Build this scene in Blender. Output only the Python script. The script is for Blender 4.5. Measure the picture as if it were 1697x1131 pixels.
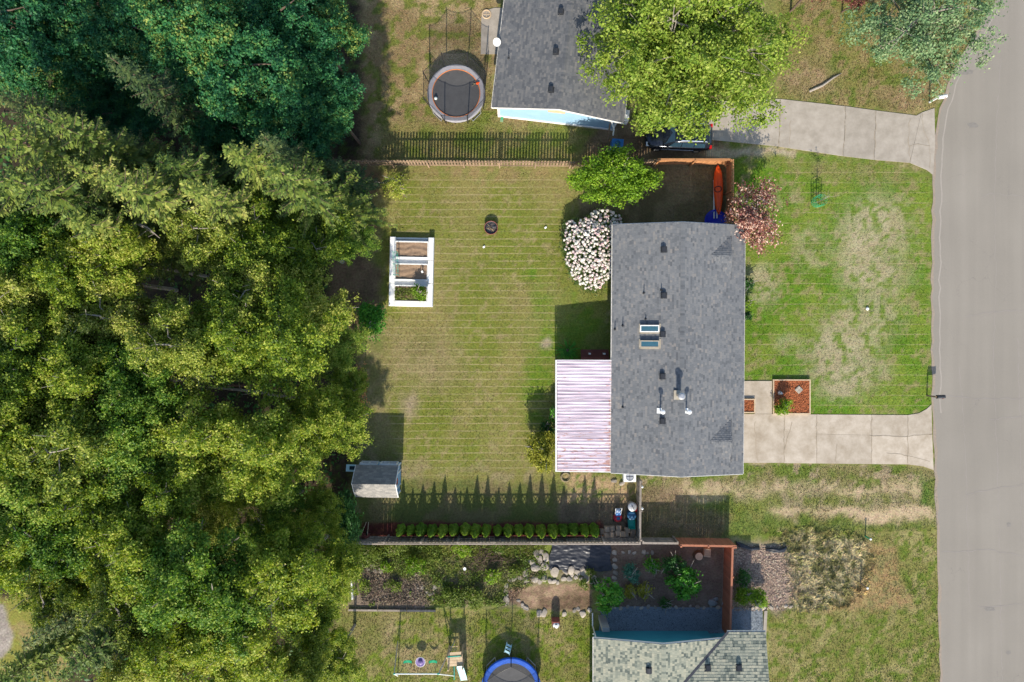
import bpy, math, random
import numpy as np
from mathutils import Vector, Matrix
for o in list(bpy.data.objects): bpy.data.objects.remove(o)
scene = bpy.context.scene
C = scene.collection
R = math.radians
# ------------------------------------------------------------ camera, sky, sun, exposure
H = 50.0                      # drone height above the ground, metres
S = 23.0                      # photo pixels per metre on the ground
cam = bpy.data.objects.new('camera', bpy.data.cameras.new('camera'))
C.objects.link(cam); scene.camera = cam
cam.location = (0, 0, H); cam.rotation_euler = (0, 0, 0)
cam.data.sensor_width = 36; cam.data.lens = 36*H/(1697/S); cam.data.clip_end = 3000; cam.data.clip_start = 1
world = bpy.data.worlds.new('World'); scene.world = world; world.use_nodes = True
wn = world.node_tree.nodes; wl = world.node_tree.links
SUN_EL, SUN_DX = 31.5, 0.03
sky = wn.new('ShaderNodeTexSky'); sky.sky_type = 'NISHITA'; sky.sun_disc = False
sky.sun_elevation = R(SUN_EL); sky.sun_rotation = R(180+1.7); sky.altitude = 100
sky.air_density = 1.0; sky.dust_density = 1.0; sky.ozone_density = 1.0
wl.new(sky.outputs[0], wn['Background'].inputs['Color'])
wn['Background'].inputs['Strength'].default_value = 0.15
sl = bpy.data.lights.new('sun', 'SUN'); sl.energy = 4.1; sl.angle = R(0.55); sl.color = (1.0, 0.925, 0.80)
sun = bpy.data.objects.new('sun', sl); C.objects.link(sun); sun.location = (0, -60, 60)
ld = Vector((SUN_DX*math.cos(R(SUN_EL)), math.cos(R(SUN_EL)), -math.sin(R(SUN_EL))))
sun.rotation_euler = ld.to_track_quat('-Z', 'Y').to_euler()
scene.view_settings.view_transform = 'Standard'; scene.view_settings.look = 'None'
scene.view_settings.gamma = 1; scene.view_settings.use_curve_mapping = False
scene.view_settings.exposure = 0.86
scene.render.engine = 'CYCLES'
scene.cycles.max_bounces = 6; scene.cycles.transparent_max_bounces = 8

# ------------------------------------------------------------ helpers
def P(px, py, h=0.0):
    k = (H-h)/H/S
    return ((px-848.5)*k, (565.5-py)*k)

def tag(o, label=None, cat=None, group=None, kind=None):
    if label: o['label'] = label
    if cat: o['category'] = cat
    if group: o['group'] = group
    if kind: o['kind'] = kind
    return o

def thing(name, label, cat, loc=(0, 0, 0), rz=0, group=None):
    o = bpy.data.objects.new(name, None); C.objects.link(o)
    o.empty_display_size = .2
    o.location = (loc[0], loc[1], loc[2] if len(loc) > 2 else 0); o.rotation_euler = (0, 0, rz)
    return tag(o, label, cat, group)

def link_mesh(name, me, m, parent=None):
    o = bpy.data.objects.new(name, me); C.objects.link(o)
    if m is not None and len(me.materials) == 0: me.materials.append(m)
    if parent: o.parent = parent
    return o

def share(o, parent, loc=(0, 0, 0), rot=(0, 0, 0), sc=(1, 1, 1)):
    c = o.copy(); C.objects.link(c); c.parent = parent
    c.location = loc; c.rotation_euler = rot; c.scale = sc
    return c

KIDS = {}
def dup(root, loc, rz=0, sc=(1, 1, 1), label=None, cat=None, group=None):
    r = root.copy(); C.objects.link(r)
    r.location = (loc[0], loc[1], loc[2] if len(loc) > 2 else 0)
    r.rotation_euler = (0, 0, rz); r.scale = sc
    if label: r['label'] = label
    if cat: r['category'] = cat
    if group: r['group'] = group
    for ch in [o for o in bpy.data.objects if o.parent == root]:
        c = ch.copy(); C.objects.link(c); c.parent = r
        for g in [o for o in bpy.data.objects if o.parent == ch]:
            d = g.copy(); C.objects.link(d); d.parent = c
    return r

class MB:
    def __init__(s): s.v = []; s.f = []
    def add(s, vs, fs):
        b = len(s.v); s.v += [tuple(v) for v in vs]; s.f += [tuple(i+b for i in f) for f in fs]; return s
    def box(s, c, d, rz=0, rx=0, ry=0):
        x, y, z = d[0]/2, d[1]/2, d[2]/2
        m = Matrix.Rotation(rz, 3, 'Z') @ Matrix.Rotation(ry, 3, 'Y') @ Matrix.Rotation(rx, 3, 'X')
        vs = [Vector(c)+m @ Vector(p) for p in ((-x,-y,-z),(x,-y,-z),(x,y,-z),(-x,y,-z),(-x,-y,z),(x,-y,z),(x,y,z),(-x,y,z))]
        return s.add(vs, [(0,3,2,1),(4,5,6,7),(0,1,5,4),(1,2,6,5),(2,3,7,6),(3,0,4,7)])
    def box2(s, a, b): return s.box([(a[i]+b[i])/2 for i in range(3)], [b[i]-a[i] for i in range(3)])
    def tube(s, pts, rad, n=6, cap=True):
        pts = [Vector(p) for p in pts]
        if not isinstance(rad, (list, tuple)): rad = [rad]*len(pts)
        b = len(s.v); up = None
        for i, p in enumerate(pts):
            d = (pts[min(i+1, len(pts)-1)]-pts[max(i-1, 0)])
            if d.length < 1e-6: d = Vector((0, 0, 1))
            d.normalize()
            a = Vector((1, 0, 0)) if abs(d.x) < .8 else Vector((0, 1, 0))
            if up is not None: a = up
            u = (a-d*a.dot(d)).normalized(); w = d.cross(u); up = u
            for k in range(n):
                t = 2*math.pi*k/n
                s.v.append(tuple(p+(u*math.cos(t)+w*math.sin(t))*rad[i]))
        for i in range(len(pts)-1):
            for k in range(n):
                s.f.append((b+i*n+k, b+i*n+(k+1) % n, b+(i+1)*n+(k+1) % n, b+(i+1)*n+k))
        if cap:
            s.f.append(tuple(b+k for k in range(n))[::-1]); s.f.append(tuple(b+(len(pts)-1)*n+k for k in range(n)))
        return s
    def cyl(s, p0, p1, r0, r1=None, n=12): return s.tube([p0, p1], [r0, r0 if r1 is None else r1], n)
    def ring(s, c, r, rt, n=28, m=6, rz=1.0, tilt=None):
        pts = []
        b = len(s.v)
        for i in range(n):
            t = 2*math.pi*i/n
            for k in range(m):
                q = 2*math.pi*k/m; rr = r+rt*math.cos(q)
                s.v.append((c[0]+rr*math.cos(t), c[1]+rr*math.sin(t), c[2]+rt*rz*math.sin(q)))
        for i in range(n):
            for k in range(m):
                s.f.append((b+i*m+k, b+((i+1) % n)*m+k, b+((i+1) % n)*m+(k+1) % m, b+i*m+(k+1) % m))
        return s
    def prism(s, poly, z0, z1):
        n = len(poly); area = sum(poly[i][0]*poly[(i+1) % n][1]-poly[(i+1) % n][0]*poly[i][1] for i in range(n))
        if area < 0: poly = poly[::-1]
        vs = [(p[0], p[1], z0) for p in poly]+[(p[0], p[1], z1) for p in poly]
        fs = [tuple(range(n))[::-1], tuple(range(n, 2*n))]+[(i, (i+1) % n, n+(i+1) % n, n+i) for i in range(n)]
        return s.add(vs, fs)
    def sheet(s, poly, z): 
        n = len(poly); area = sum(poly[i][0]*poly[(i+1) % n][1]-poly[(i+1) % n][0]*poly[i][1] for i in range(n))
        if area < 0: poly = poly[::-1]
        return s.add([(p[0], p[1], z) for p in poly], [tuple(range(n))])
    def lathe(s, prof, n=16, c=(0, 0, 0)):
        b = len(s.v)
        for r, z in prof:
            for k in range(n):
                t = 2*math.pi*k/n; s.v.append((c[0]+r*math.cos(t), c[1]+r*math.sin(t), c[2]+z))
        for i in range(len(prof)-1):
            for k in range(n): s.f.append((b+i*n+k, b+i*n+(k+1) % n, b+(i+1)*n+(k+1) % n, b+(i+1)*n+k))
        s.f.append(tuple(b+k for k in range(n))[::-1]); s.f.append(tuple(b+(len(prof)-1)*n+k for k in range(n)))
        return s
    def mesh(s, name, smooth=False):
        me = bpy.data.meshes.new(name); me.from_pydata(s.v, [], s.f); me.update()
        if smooth: me.polygons.foreach_set('use_smooth', [True]*len(me.polygons))
        return me
    def build(s, name, m, parent=None, smooth=False, loc=None, rot=None):
        o = link_mesh(name, s.mesh(name, smooth), m, parent)
        if loc is not None: o.location = loc
        if rot is not None: o.rotation_euler = rot
        return o

def np_quads(name, V, smooth=False, col=None):
    """V: (N,4,3) array of separate quads"""
    n = V.shape[0]; me = bpy.data.meshes.new(name)
    me.vertices.add(n*4); me.vertices.foreach_set('co', V.reshape(-1).astype(np.float32))
    me.loops.add(n*4); me.loops.foreach_set('vertex_index', np.arange(n*4, dtype=np.int32))
    me.polygons.add(n); me.polygons.foreach_set('loop_start', np.arange(0, n*4, 4, dtype=np.int32))
    me.update(calc_edges=True)
    if col is not None:
        a = me.color_attributes.new('albedo', 'FLOAT_COLOR', 'POINT')
        a.data.foreach_set('color', np.concatenate([col.repeat(4, axis=0), np.ones((n*4, 1))], axis=1).astype(np.float32).reshape(-1))
    return me

# numpy value noise in photo-pixel space
def vnoise(x, y, sc, seed):
    rs = np.random.RandomState(seed); L = rs.rand(257, 257)
    fx = np.asarray(x)/sc+1000.37*((seed % 7)+1); fy = np.asarray(y)/sc+771.13*((seed % 5)+1)
    ix = np.floor(fx).astype(int); iy = np.floor(fy).astype(int); tx = fx-ix; ty = fy-iy
    tx = tx*tx*(3-2*tx); ty = ty*ty*(3-2*ty); a = ix % 256; b = iy % 256
    return (L[a, b]*(1-tx)+L[a+1, b]*tx)*(1-ty)+(L[a, b+1]*(1-tx)+L[a+1, b+1]*tx)*ty
def fbm(x, y, sc, seed, o=4, g=.55):
    t = 0; w = 0; a = 1.0
    for i in range(o):
        t = t+a*vnoise(x, y, sc/2**i, seed+i*13); w += a; a *= g
    return t/w
def inpoly(x, y, poly):
    r = np.zeros(x.shape, bool); n = len(poly); j = n-1
    for i in range(n):
        xi, yi = poly[i]; xj, yj = poly[j]
        if yi != yj:
            r ^= ((yi > y) != (yj > y)) & (x < (xj-xi)*(y-yi)/(yj-yi)+xi)
        j = i
    return r
def polydist(x, y, poly):
    d = np.full(x.shape, 1e9); n = len(poly)
    for i in range(n):
        ax, ay = poly[i]; bx, by = poly[(i+1) % n]; ex, ey = bx-ax, by-ay
        t = np.clip(((x-ax)*ex+(y-ay)*ey)/(ex*ex+ey*ey+1e-9), 0, 1)
        d = np.minimum(d, np.hypot(x-ax-t*ex, y-ay-t*ey))
    return np.where(inpoly(x, y, poly), d, -d)

# ------------------------------------------------------------ materials
MATS = {}
def base_mat(name):
    m = bpy.data.materials.new(name); m.use_nodes = True; MATS[name] = m
    nt = m.node_tree; return m, nt, nt.nodes['Principled BSDF']
def N(nt, t, **kw):
    n = nt.nodes.new(t)
    for k, v in kw.items():
        if k in n.inputs.keys(): n.inputs[k].default_value = v
        else: setattr(n, k, v)
    return n
def ramp(nt, stops):
    r = nt.nodes.new('ShaderNodeValToRGB'); e = r.color_ramp.elements
    while len(e) < len(stops): e.new(.5)
    for i, (p, c) in enumerate(stops):
        e[i].position = p; e[i].color = (*c, 1) if len(c) == 3 else c
    return r
def mat(name, c, c2=None, sc=4.0, rough=.8, bump=0.0, metal=0.0, spec=.3, per=None, stretch=None, amt=1.0):
    """plain surface: two tones mixed by noise; per='object' adds a tone per object, 'island' per loose piece"""
    m, nt, b = base_mat(name); L = nt.links
    b.inputs['Roughness'].default_value = rough; b.inputs['Metallic'].default_value = metal
    b.inputs['Specular IOR Level'].default_value = spec
    c2 = c2 or tuple(x*.8 for x in c)
    tc = N(nt, 'ShaderNodeTexCoord'); vec = tc.outputs['Object']
    if stretch:
        mp = N(nt, 'ShaderNodeMapping'); mp.inputs['Scale'].default_value = stretch; L.new(vec, mp.inputs[0]); vec = mp.outputs[0]
    nz = N(nt, 'ShaderNodeTexNoise', Scale=sc, Detail=6.0, Roughness=.65); L.new(vec, nz.inputs['Vector'])
    r = ramp(nt, [(.3, c), (.7, c2)]); L.new(nz.outputs['Fac'], r.inputs[0]); out = r.outputs[0]
    if per:
        src = N(nt, 'ShaderNodeObjectInfo').outputs['Random'] if per == 'object' else N(nt, 'ShaderNodeNewGeometry').outputs['Random Per Island']
        hs = N(nt, 'ShaderNodeHueSaturation'); mr = N(nt, 'ShaderNodeMapRange'); mr.inputs['To Min'].default_value = 1-.35*amt; mr.inputs['To Max'].default_value = 1+.3*amt
        L.new(src, mr.inputs[0]); L.new(mr.outputs[0], hs.inputs['Value']); L.new(out, hs.inputs['Color']); out = hs.outputs[0]
    L.new(out, b.inputs['Base Color'])
    if bump:
        n2 = N(nt, 'ShaderNodeTexNoise', Scale=sc*5, Detail=5.0); L.new(vec, n2.inputs['Vector'])
        bp = N(nt, 'ShaderNodeBump', Strength=bump, Distance=.02); L.new(n2.outputs['Fac'], bp.inputs['Height']); L.new(bp.outputs[0], b.inputs['Normal'])
    return m

def leaf_mat(name, stops, trans=.3, clump=1.1, rough=.55, spread=.5):
    """leaf colour varies leaf by leaf, clump by clump and tree by tree"""
    m, nt, b = base_mat(name); L = nt.links
    g = N(nt, 'ShaderNodeNewGeometry'); tc = N(nt, 'ShaderNodeTexCoord'); oi = N(nt, 'ShaderNodeObjectInfo')
    nz = N(nt, 'ShaderNodeTexNoise', Scale=clump, Detail=2.0); L.new(tc.outputs['Object'], nz.inputs['Vector'])
    a = N(nt, 'ShaderNodeMath', operation='MULTIPLY_ADD'); L.new(g.outputs['Random Per Island'], a.inputs[0]); a.inputs[1].default_value = spread
    L.new(nz.outputs['Fac'], a.inputs[2])
    a2 = N(nt, 'ShaderNodeMath', operation='MULTIPLY_ADD'); L.new(oi.outputs['Random'], a2.inputs[0]); a2.inputs[1].default_value = .42; L.new(a.outputs[0], a2.inputs[2])
    a3 = N(nt, 'ShaderNodeMath', operation='SUBTRACT'); L.new(a2.outputs[0], a3.inputs[0]); a3.inputs[1].default_value = spread/2+.21
    r = ramp(nt, stops); L.new(a3.outputs[0], r.inputs[0])
    L.new(r.outputs[0], b.inputs['Base Color']); b.inputs['Roughness'].default_value = rough; b.inputs['Specular IOR Level'].default_value = .25
    t = N(nt, 'ShaderNodeBsdfTranslucent'); hs = N(nt, 'ShaderNodeHueSaturation'); hs.inputs['Value'].default_value = 1.25; hs.inputs['Saturation'].default_value = 1.1
    L.new(r.outputs[0], hs.inputs['Color']); L.new(hs.outputs[0], t.inputs['Color'])
    mx = N(nt, 'ShaderNodeMixShader'); mx.inputs[0].default_value = trans
    L.new(b.outputs[0], mx.inputs[1]); L.new(t.outputs[0], mx.inputs[2]); L.new(mx.outputs[0], nt.nodes['Material Output'].inputs['Surface'])
    return m

def shingle_mat(name, stops, sc=.35):
    m, nt, b = base_mat(name); L = nt.links
    g = N(nt, 'ShaderNodeNewGeometry'); tc = N(nt, 'ShaderNodeTexCoord')
    r = ramp(nt, stops); L.new(g.outputs['Random Per Island'], r.inputs[0])
    nz = N(nt, 'ShaderNodeTexNoise', Scale=sc, Detail=4.0); L.new(tc.outputs['Object'], nz.inputs['Vector'])
    n2 = N(nt, 'ShaderNodeTexNoise', Scale=40.0, Detail=2.0); L.new(tc.outputs['Object'], n2.inputs['Vector'])
    ad = N(nt, 'ShaderNodeMath', operation='ADD'); L.new(nz.outputs['Fac'], ad.inputs[0]); L.new(n2.outputs['Fac'], ad.inputs[1])
    mr = N(nt, 'ShaderNodeMapRange'); mr.inputs['From Min'].default_value = .6; mr.inputs['From Max'].default_value = 1.4
    mr.inputs['To Min'].default_value = .88; mr.inputs['To Max'].default_value = 1.12; L.new(ad.outputs[0], mr.inputs[0])
    hs = N(nt, 'ShaderNodeHueSaturation'); L.new(r.outputs[0], hs.inputs['Color']); L.new(mr.outputs[0], hs.inputs['Value'])
    L.new(hs.outputs[0], b.inputs['Base Color']); b.inputs['Roughness'].default_value = .9; b.inputs['Specular IOR Level'].default_value = .25
    return m

M = {}
M['white'] = mat('white_paint', (.74,.74,.72), (.62,.62,.59), 3, .5)
M['trim'] = mat('white_trim', (.78,.77,.74), (.62,.6,.55), 6, .5)
M['bed_white'] = mat('whitewashed_block', (.8,.8,.78), (.66,.65,.62), 5, .8, .4)
M['blue_wall'] = mat('light_blue_siding', (.27,.42,.56), (.23,.38,.52), 1.2, .6)
M['teal_wall'] = mat('teal_siding', (.05,.27,.30), (.04,.23,.26), 1.2, .6)
M['grey_wall'] = mat('grey_blue_siding', (.30,.35,.38), (.26,.31,.34), 1.2, .6)
M['shed_wall'] = mat('shed_blue_siding', (.25,.42,.55), (.21,.36,.5), 2, .6)
M['glass'] = mat('dark_glass', (.015,.03,.045), (.02,.05,.07), 1, .06, spec=.6)
M['skyglass'] = mat('skylight_glass', (.03,.09,.12), (.05,.13,.17), 1, .08, spec=.6)
M['vent'] = mat('dark_vent_metal', (.025,.027,.032), (.05,.052,.056), 5, .5, metal=.3)
M['steel'] = mat('galvanised_steel', (.5,.5,.5), (.38,.38,.38), 6, .4, metal=.6)
M['flash'] = mat('lead_flashing', (.30,.25,.17), (.36,.33,.28), 6, .6)
M['old_wood'] = mat('weathered_picket_wood', (.27,.19,.125), (.17,.115,.075), 4, .85, .3, per='object')
M['grey_wood'] = mat('grey_weathered_wood', (.30,.255,.21), (.2,.165,.135), 4, .85, .3, per='object')
M['cedar'] = mat('orange_cedar_stain', (.46,.225,.095), (.36,.16,.065), 4, .75, .2, per='object', amt=.6)
M['redcedar'] = mat('red_brown_stain', (.36,.14,.075), (.27,.10,.055), 4, .75, .2, per='object', amt=.5)
M['frame_wood'] = mat('pine_edging', (.55,.42,.28), (.42,.3,.18), 4, .8)
M['concrete'] = mat('worn_concrete', (.46,.395,.315), (.29,.235,.17), 1.1, .9, .25, per='object', amt=.22)
M['concrete2'] = mat('aged_concrete', (.37,.325,.27), (.26,.225,.18), 1.3, .9, .25, per='object', amt=.2)
M['mulch'] = mat('bark_mulch', (.34,.10,.035), (.19,.055,.022), 9, .95, .6)
M['mulch_dark'] = mat('dark_red_mulch', (.15,.042,.03), (.085,.03,.024), 9, .95, .6)
M['soil'] = mat('bed_soil', (.30,.205,.135), (.21,.14,.09), 5, .95, .8)
M['gravel'] = mat('blue_grey_gravel', (.13,.16,.19), (.24,.26,.28), 14, .9, .5)
M['gravel_bits'] = mat('gravel_pieces', (.2,.23,.26), (.12,.14,.17), 5, .9, per='island', amt=1.6)
M['tarp'] = mat('black_plastic', (.016,.018,.024), (.028,.03,.036), 3, .42, spec=.4)
M['rock'] = mat('pale_fieldstone', (.38,.33,.27), (.25,.215,.17), 4, .9, .5, per='object', amt=.8)
M['rock_grey'] = mat('grey_boulder', (.17,.18,.18), (.25,.25,.24), 3, .9, .5)
M['paver'] = mat('brown_block', (.42,.30,.20), (.29,.21,.145), 5, .9, .4, per='object', amt=1.2)
M['black'] = mat('black_plastic_part', (.012,.012,.014), (.02,.02,.022), 5, .45)
M['rubber'] = mat('tyre_rubber', (.018,.018,.018), (.03,.03,.03), 6, .85)
M['blue'] = mat('bright_blue_vinyl', (.02,.13,.62), (.015,.10,.5), 4, .45)
M['royal'] = mat('royal_blue_plastic', (.015,.03,.42), (.012,.022,.34), 4, .4)
M['barrel_blue'] = mat('blue_barrel_plastic', (.03,.17,.42), (.025,.14,.36), 4, .45)
M['navy'] = mat('navy_plastic', (.02,.09,.17), (.015,.07,.14), 4, .5)
M['teal'] = mat('teal_green_plastic', (.02,.36,.27), (.015,.28,.21), 4, .45)
M['green'] = mat('green_plastic', (.02,.33,.15), (.015,.26,.12), 4, .45)
M['red'] = mat('red_plastic', (.5,.02,.03), (.4,.015,.025), 4, .4)
M['rust_red'] = mat('dull_red_metal', (.28,.09,.07), (.2,.06,.05), 4, .6)
M['orange'] = mat('orange_kayak_plastic', (.80,.09,.01), (.68,.07,.01), 3, .4)
M['purple'] = mat('purple_plastic', (.22,.16,.34), (.17,.12,.28), 4, .5)
M['slide'] = mat('pale_aqua_plastic', (.5,.72,.74), (.42,.64,.67), 3, .35)
M['mat_dark'] = mat('trampoline_mat', (.085,.083,.082), (.065,.064,.064), 3, .75)
M['pad_grey'] = mat('grey_spring_pad', (.30,.29,.30), (.24,.23,.25), 4, .6)
M['orange_edge'] = mat('orange_piping', (.6,.2,.06), (.5,.16,.05), 4, .6)
M['car'] = mat('dark_car_paint', (.012,.016,.024), (.014,.018,.027), 1, .16, metal=.3, spec=.6)
M['chrome'] = mat('bright_metal', (.75,.76,.78), (.65,.66,.68), 2, .18, metal=.9)
M['lens_red'] = mat('red_lens', (.5,.01,.012), (.42,.01,.012), 2, .15)
M['lens_clear'] = mat('clear_lens', (.6,.62,.64), (.5,.52,.55), 2, .12)
M['bark'] = mat('grey_bark', (.33,.29,.24), (.2,.17,.14), 5, .9, .5)
M['bark_dark'] = mat('brown_bark', (.13,.09,.065), (.08,.055,.04), 5, .9, .5)
M['trunk_red'] = mat('reddish_trunk', (.22,.12,.075), (.14,.08,.05), 5, .9, .5)
M['straw'] = mat('dry_stalk', (.40,.33,.2), (.3,.24,.13), 5, .9, per='object')
M['edging'] = mat('black_edging', (.03,.032,.04), (.05,.05,.058), 5, .5)
M['ash'] = mat('fire_ash', (.05,.048,.05), (.2,.19,.19), 18, .95, .6)
M['ball'] = mat('white_toy', (.7,.75,.7), (.6,.66,.6), 5, .5)
M['terracotta'] = mat('red_brown_deck', (.24,.08,.055), (.18,.06,.045), 4, .8, per='object')

# roofing
M['roof_main'] = shingle_mat('slate_grey_shingle', [(0,(.092,.096,.102)),(.15,(.124,.129,.134)),(.6,(.15,.153,.156)),(.9,(.17,.169,.166)),(1,(.20,.186,.172))])
M['roof_north'] = shingle_mat('charcoal_shingle', [(0,(.078,.082,.088)),(.4,(.105,.107,.111)),(.8,(.128,.127,.126)),(1,(.155,.148,.14))])
M['roof_south'] = shingle_mat('pale_green_grey_shingle', [(0,(.085,.10,.085)),(.2,(.155,.17,.135)),(.4,(.25,.255,.195)),(.8,(.30,.295,.22)),(1,(.35,.33,.24))])
M['roof_shed'] = shingle_mat('tan_shed_shingle', [(0,(.17,.165,.155)),(.5,(.215,.205,.19)),(1,(.27,.255,.23))])
M['deck'] = mat('roof_deck', (.05,.05,.055), (.04,.04,.045), 4, .9)

def road_mat():
    m, nt, b = base_mat('worn_asphalt'); L = nt.links
    tc = N(nt, 'ShaderNodeTexCoord'); v = tc.outputs['Object']
    big = N(nt, 'ShaderNodeTexNoise', Scale=.22, Detail=5.0); L.new(v, big.inputs['Vector'])
    mp = N(nt, 'ShaderNodeMapping'); mp.inputs['Scale'].default_value = (1.1, .05, 1); L.new(v, mp.inputs[0])
    lane = N(nt, 'ShaderNodeTexNoise', Scale=1.0, Detail=3.0); L.new(mp.outputs[0], lane.inputs['Vector'])
    fine = N(nt, 'ShaderNodeTexNoise', Scale=26.0, Detail=4.0, Roughness=.8); L.new(v, fine.inputs['Vector'])
    s1 = N(nt, 'ShaderNodeMath', operation='ADD'); L.new(big.outputs['Fac'], s1.inputs[0]); L.new(lane.outputs['Fac'], s1.inputs[1])
    s2 = N(nt, 'ShaderNodeMath', operation='MULTIPLY_ADD'); L.new(fine.outputs['Fac'], s2.inputs[0]); s2.inputs[1].default_value = 1.5; L.new(s1.outputs[0], s2.inputs[2])
    s3 = N(nt, 'ShaderNodeMath', operation='MULTIPLY'); L.new(s2.outputs[0], s3.inputs[0]); s3.inputs[1].default_value = .286
    r = ramp(nt, [(.3, (.19,.17,.142)), (.52, (.235,.21,.175)), (.72, (.28,.252,.212))]); L.new(s3.outputs[0], r.inputs[0])
    # hairline cracks
    wob = N(nt, 'ShaderNodeTexNoise', Scale=.9, Detail=5.0); L.new(v, wob.inputs['Vector'])
    ad = N(nt, 'ShaderNodeMix', data_type='RGBA', blend_type='LINEAR_LIGHT'); ad.inputs[0].default_value = .75
    L.new(v, ad.inputs[6]); L.new(wob.outputs['Color'], ad.inputs[7])
    vo = N(nt, 'ShaderNodeTexVoronoi', feature='DISTANCE_TO_EDGE', Scale=.2); L.new(ad.outputs[2], vo.inputs['Vector'])
    lt = N(nt, 'ShaderNodeMath', operation='LESS_THAN'); L.new(vo.outputs['Distance'], lt.inputs[0]); lt.inputs[1].default_value = .0016
    msk = N(nt, 'ShaderNodeTexNoise', Scale=.3, Detail=2.0); L.new(v, msk.inputs['Vector'])
    mm = N(nt, 'ShaderNodeMath', operation='MULTIPLY'); L.new(lt.outputs[0], mm.inputs[0])
    mk = ramp(nt, [(.42, (0,0,0)), (.6, (.4,.4,.4))]); L.new(msk.outputs['Fac'], mk.inputs[0]); L.new(mk.outputs[0], mm.inputs[1])
    mx = N(nt, 'ShaderNodeMix', data_type='RGBA'); L.new(mm.outputs[0], mx.inputs[0]); L.new(r.outputs[0], mx.inputs[6]); mx.inputs[7].default_value = (.14,.12,.11,1)
    L.new(mx.outputs[2], b.inputs['Base Color']); b.inputs['Roughness'].default_value = .92; b.inputs['Specular IOR Level'].default_value = .2
    bp = N(nt, 'ShaderNodeBump', Strength=.35, Distance=.015); L.new(fine.outputs['Fac'], bp.inputs['Height']); L.new(bp.outputs[0], b.inputs['Normal'])
    return m
M['road'] = road_mat()

def ground_mat():
    m, nt, b = base_mat('ground_cover'); L = nt.links
    at = N(nt, 'ShaderNodeVertexColor'); at.layer_name = 'albedo'
    mw = N(nt, 'ShaderNodeVertexColor'); mw.layer_name = 'mow'
    tc = N(nt, 'ShaderNodeTexCoord'); v = tc.outputs['Object']
    f1 = N(nt, 'ShaderNodeTexNoise', Scale=7.0, Detail=6.0, Roughness=.75); L.new(v, f1.inputs['Vector'])
    f2 = N(nt, 'ShaderNodeTexNoise', Scale=3.1, Detail=5.0, Roughness=.7); L.new(v, f2.inputs['Vector'])
    mr = N(nt, 'ShaderNodeMapRange'); mr.inputs['From Min'].default_value = .28; mr.inputs['From Max'].default_value = .72
    mr.inputs['To Min'].default_value = .55; mr.inputs['To Max'].default_value = 1.45; L.new(f1.outputs['Fac'], mr.inputs[0])
    hs = N(nt, 'ShaderNodeHueSaturation'); L.new(at.outputs['Color'], hs.inputs['Color']); L.new(mr.outputs[0], hs.inputs['Value'])
    h2 = N(nt, 'ShaderNodeMapRange'); h2.inputs['From Min'].default_value = .3; h2.inputs['From Max'].default_value = .7
    h2.inputs['To Min'].default_value = .475; h2.inputs['To Max'].default_value = .525; L.new(f2.outputs['Fac'], h2.inputs[0]); L.new(h2.outputs[0], hs.inputs['Hue'])
    # mower lines: thin pale stripes of cut straw, broken up by noise
    sep = N(nt, 'ShaderNodeSeparateXYZ'); L.new(v, sep.inputs[0]); sm = N(nt, 'ShaderNodeSeparateColor'); L.new(mw.outputs['Color'], sm.inputs[0])
    wv = N(nt, 'ShaderNodeTexNoise', Scale=.35, Detail=3.0); L.new(v, wv.inputs['Vector'])
    out = hs.outputs[0]
    for ch, period, ph in ((0, .532, .1), (1, .73, .3)):
        y0 = N(nt, 'ShaderNodeMath', operation='MULTIPLY_ADD'); L.new(wv.outputs['Fac'], y0.inputs[0]); y0.inputs[1].default_value = .16; L.new(sep.outputs['Y'], y0.inputs[2])
        y1 = N(nt, 'ShaderNodeMath', operation='MULTIPLY_ADD'); L.new(y0.outputs[0], y1.inputs[0]); y1.inputs[1].default_value = 1/period; y1.inputs[2].default_value = ph+100
        fr = N(nt, 'ShaderNodeMath', operation='FRACT'); L.new(y1.outputs[0], fr.inputs[0])
        lt = N(nt, 'ShaderNodeMath', operation='LESS_THAN'); L.new(fr.outputs[0], lt.inputs[0]); lt.inputs[1].default_value = .075/period
        mp = N(nt, 'ShaderNodeMapping'); mp.inputs['Scale'].default_value = (.35, 3.0, 1); L.new(v, mp.inputs[0])
        bk = N(nt, 'ShaderNodeTexNoise', Scale=1.0, Detail=5.0, Roughness=.7); L.new(mp.outputs[0], bk.inputs['Vector'])
        rr = ramp(nt, [(.34, (0,0,0)), (.54, (.68,.68,.68))]); L.new(bk.outputs['Fac'], rr.inputs[0])
        m1 = N(nt, 'ShaderNodeMath', operation='MULTIPLY'); L.new(lt.outputs[0], m1.inputs[0]); L.new(rr.outputs[0], m1.inputs[1])
        m2 = N(nt, 'ShaderNodeMath', operation='MULTIPLY'); L.new(m1.outputs[0], m2.inputs[0]); L.new(sm.outputs[ch], m2.inputs[1])
        mx = N(nt, 'ShaderNodeMix', data_type='RGBA'); L.new(m2.outputs[0], mx.inputs[0]); L.new(out, mx.inputs[6]); mx.inputs[7].default_value = (.33,.27,.14,1); out = mx.outputs[2]
    L.new(out, b.inputs['Base Color']); b.inputs['Roughness'].default_value = .95; b.inputs['Specular IOR Level'].default_value = .1
    bp = N(nt, 'ShaderNodeBump', Strength=.9, Distance=.06); L.new(f1.outputs['Fac'], bp.inputs['Height']); L.new(bp.outputs[0], b.inputs['Normal'])
    return m
M['ground'] = ground_mat()
def attr_leaf_mat():
    m, nt, b = base_mat('grass_blade'); L = nt.links
    at = N(nt, 'ShaderNodeVertexColor'); at.layer_name = 'albedo'
    L.new(at.outputs['Color'], b.inputs['Base Color']); b.inputs['Roughness'].default_value = .7; b.inputs['Specular IOR Level'].default_value = .15
    return m
M['blade'] = attr_leaf_mat()

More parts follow.
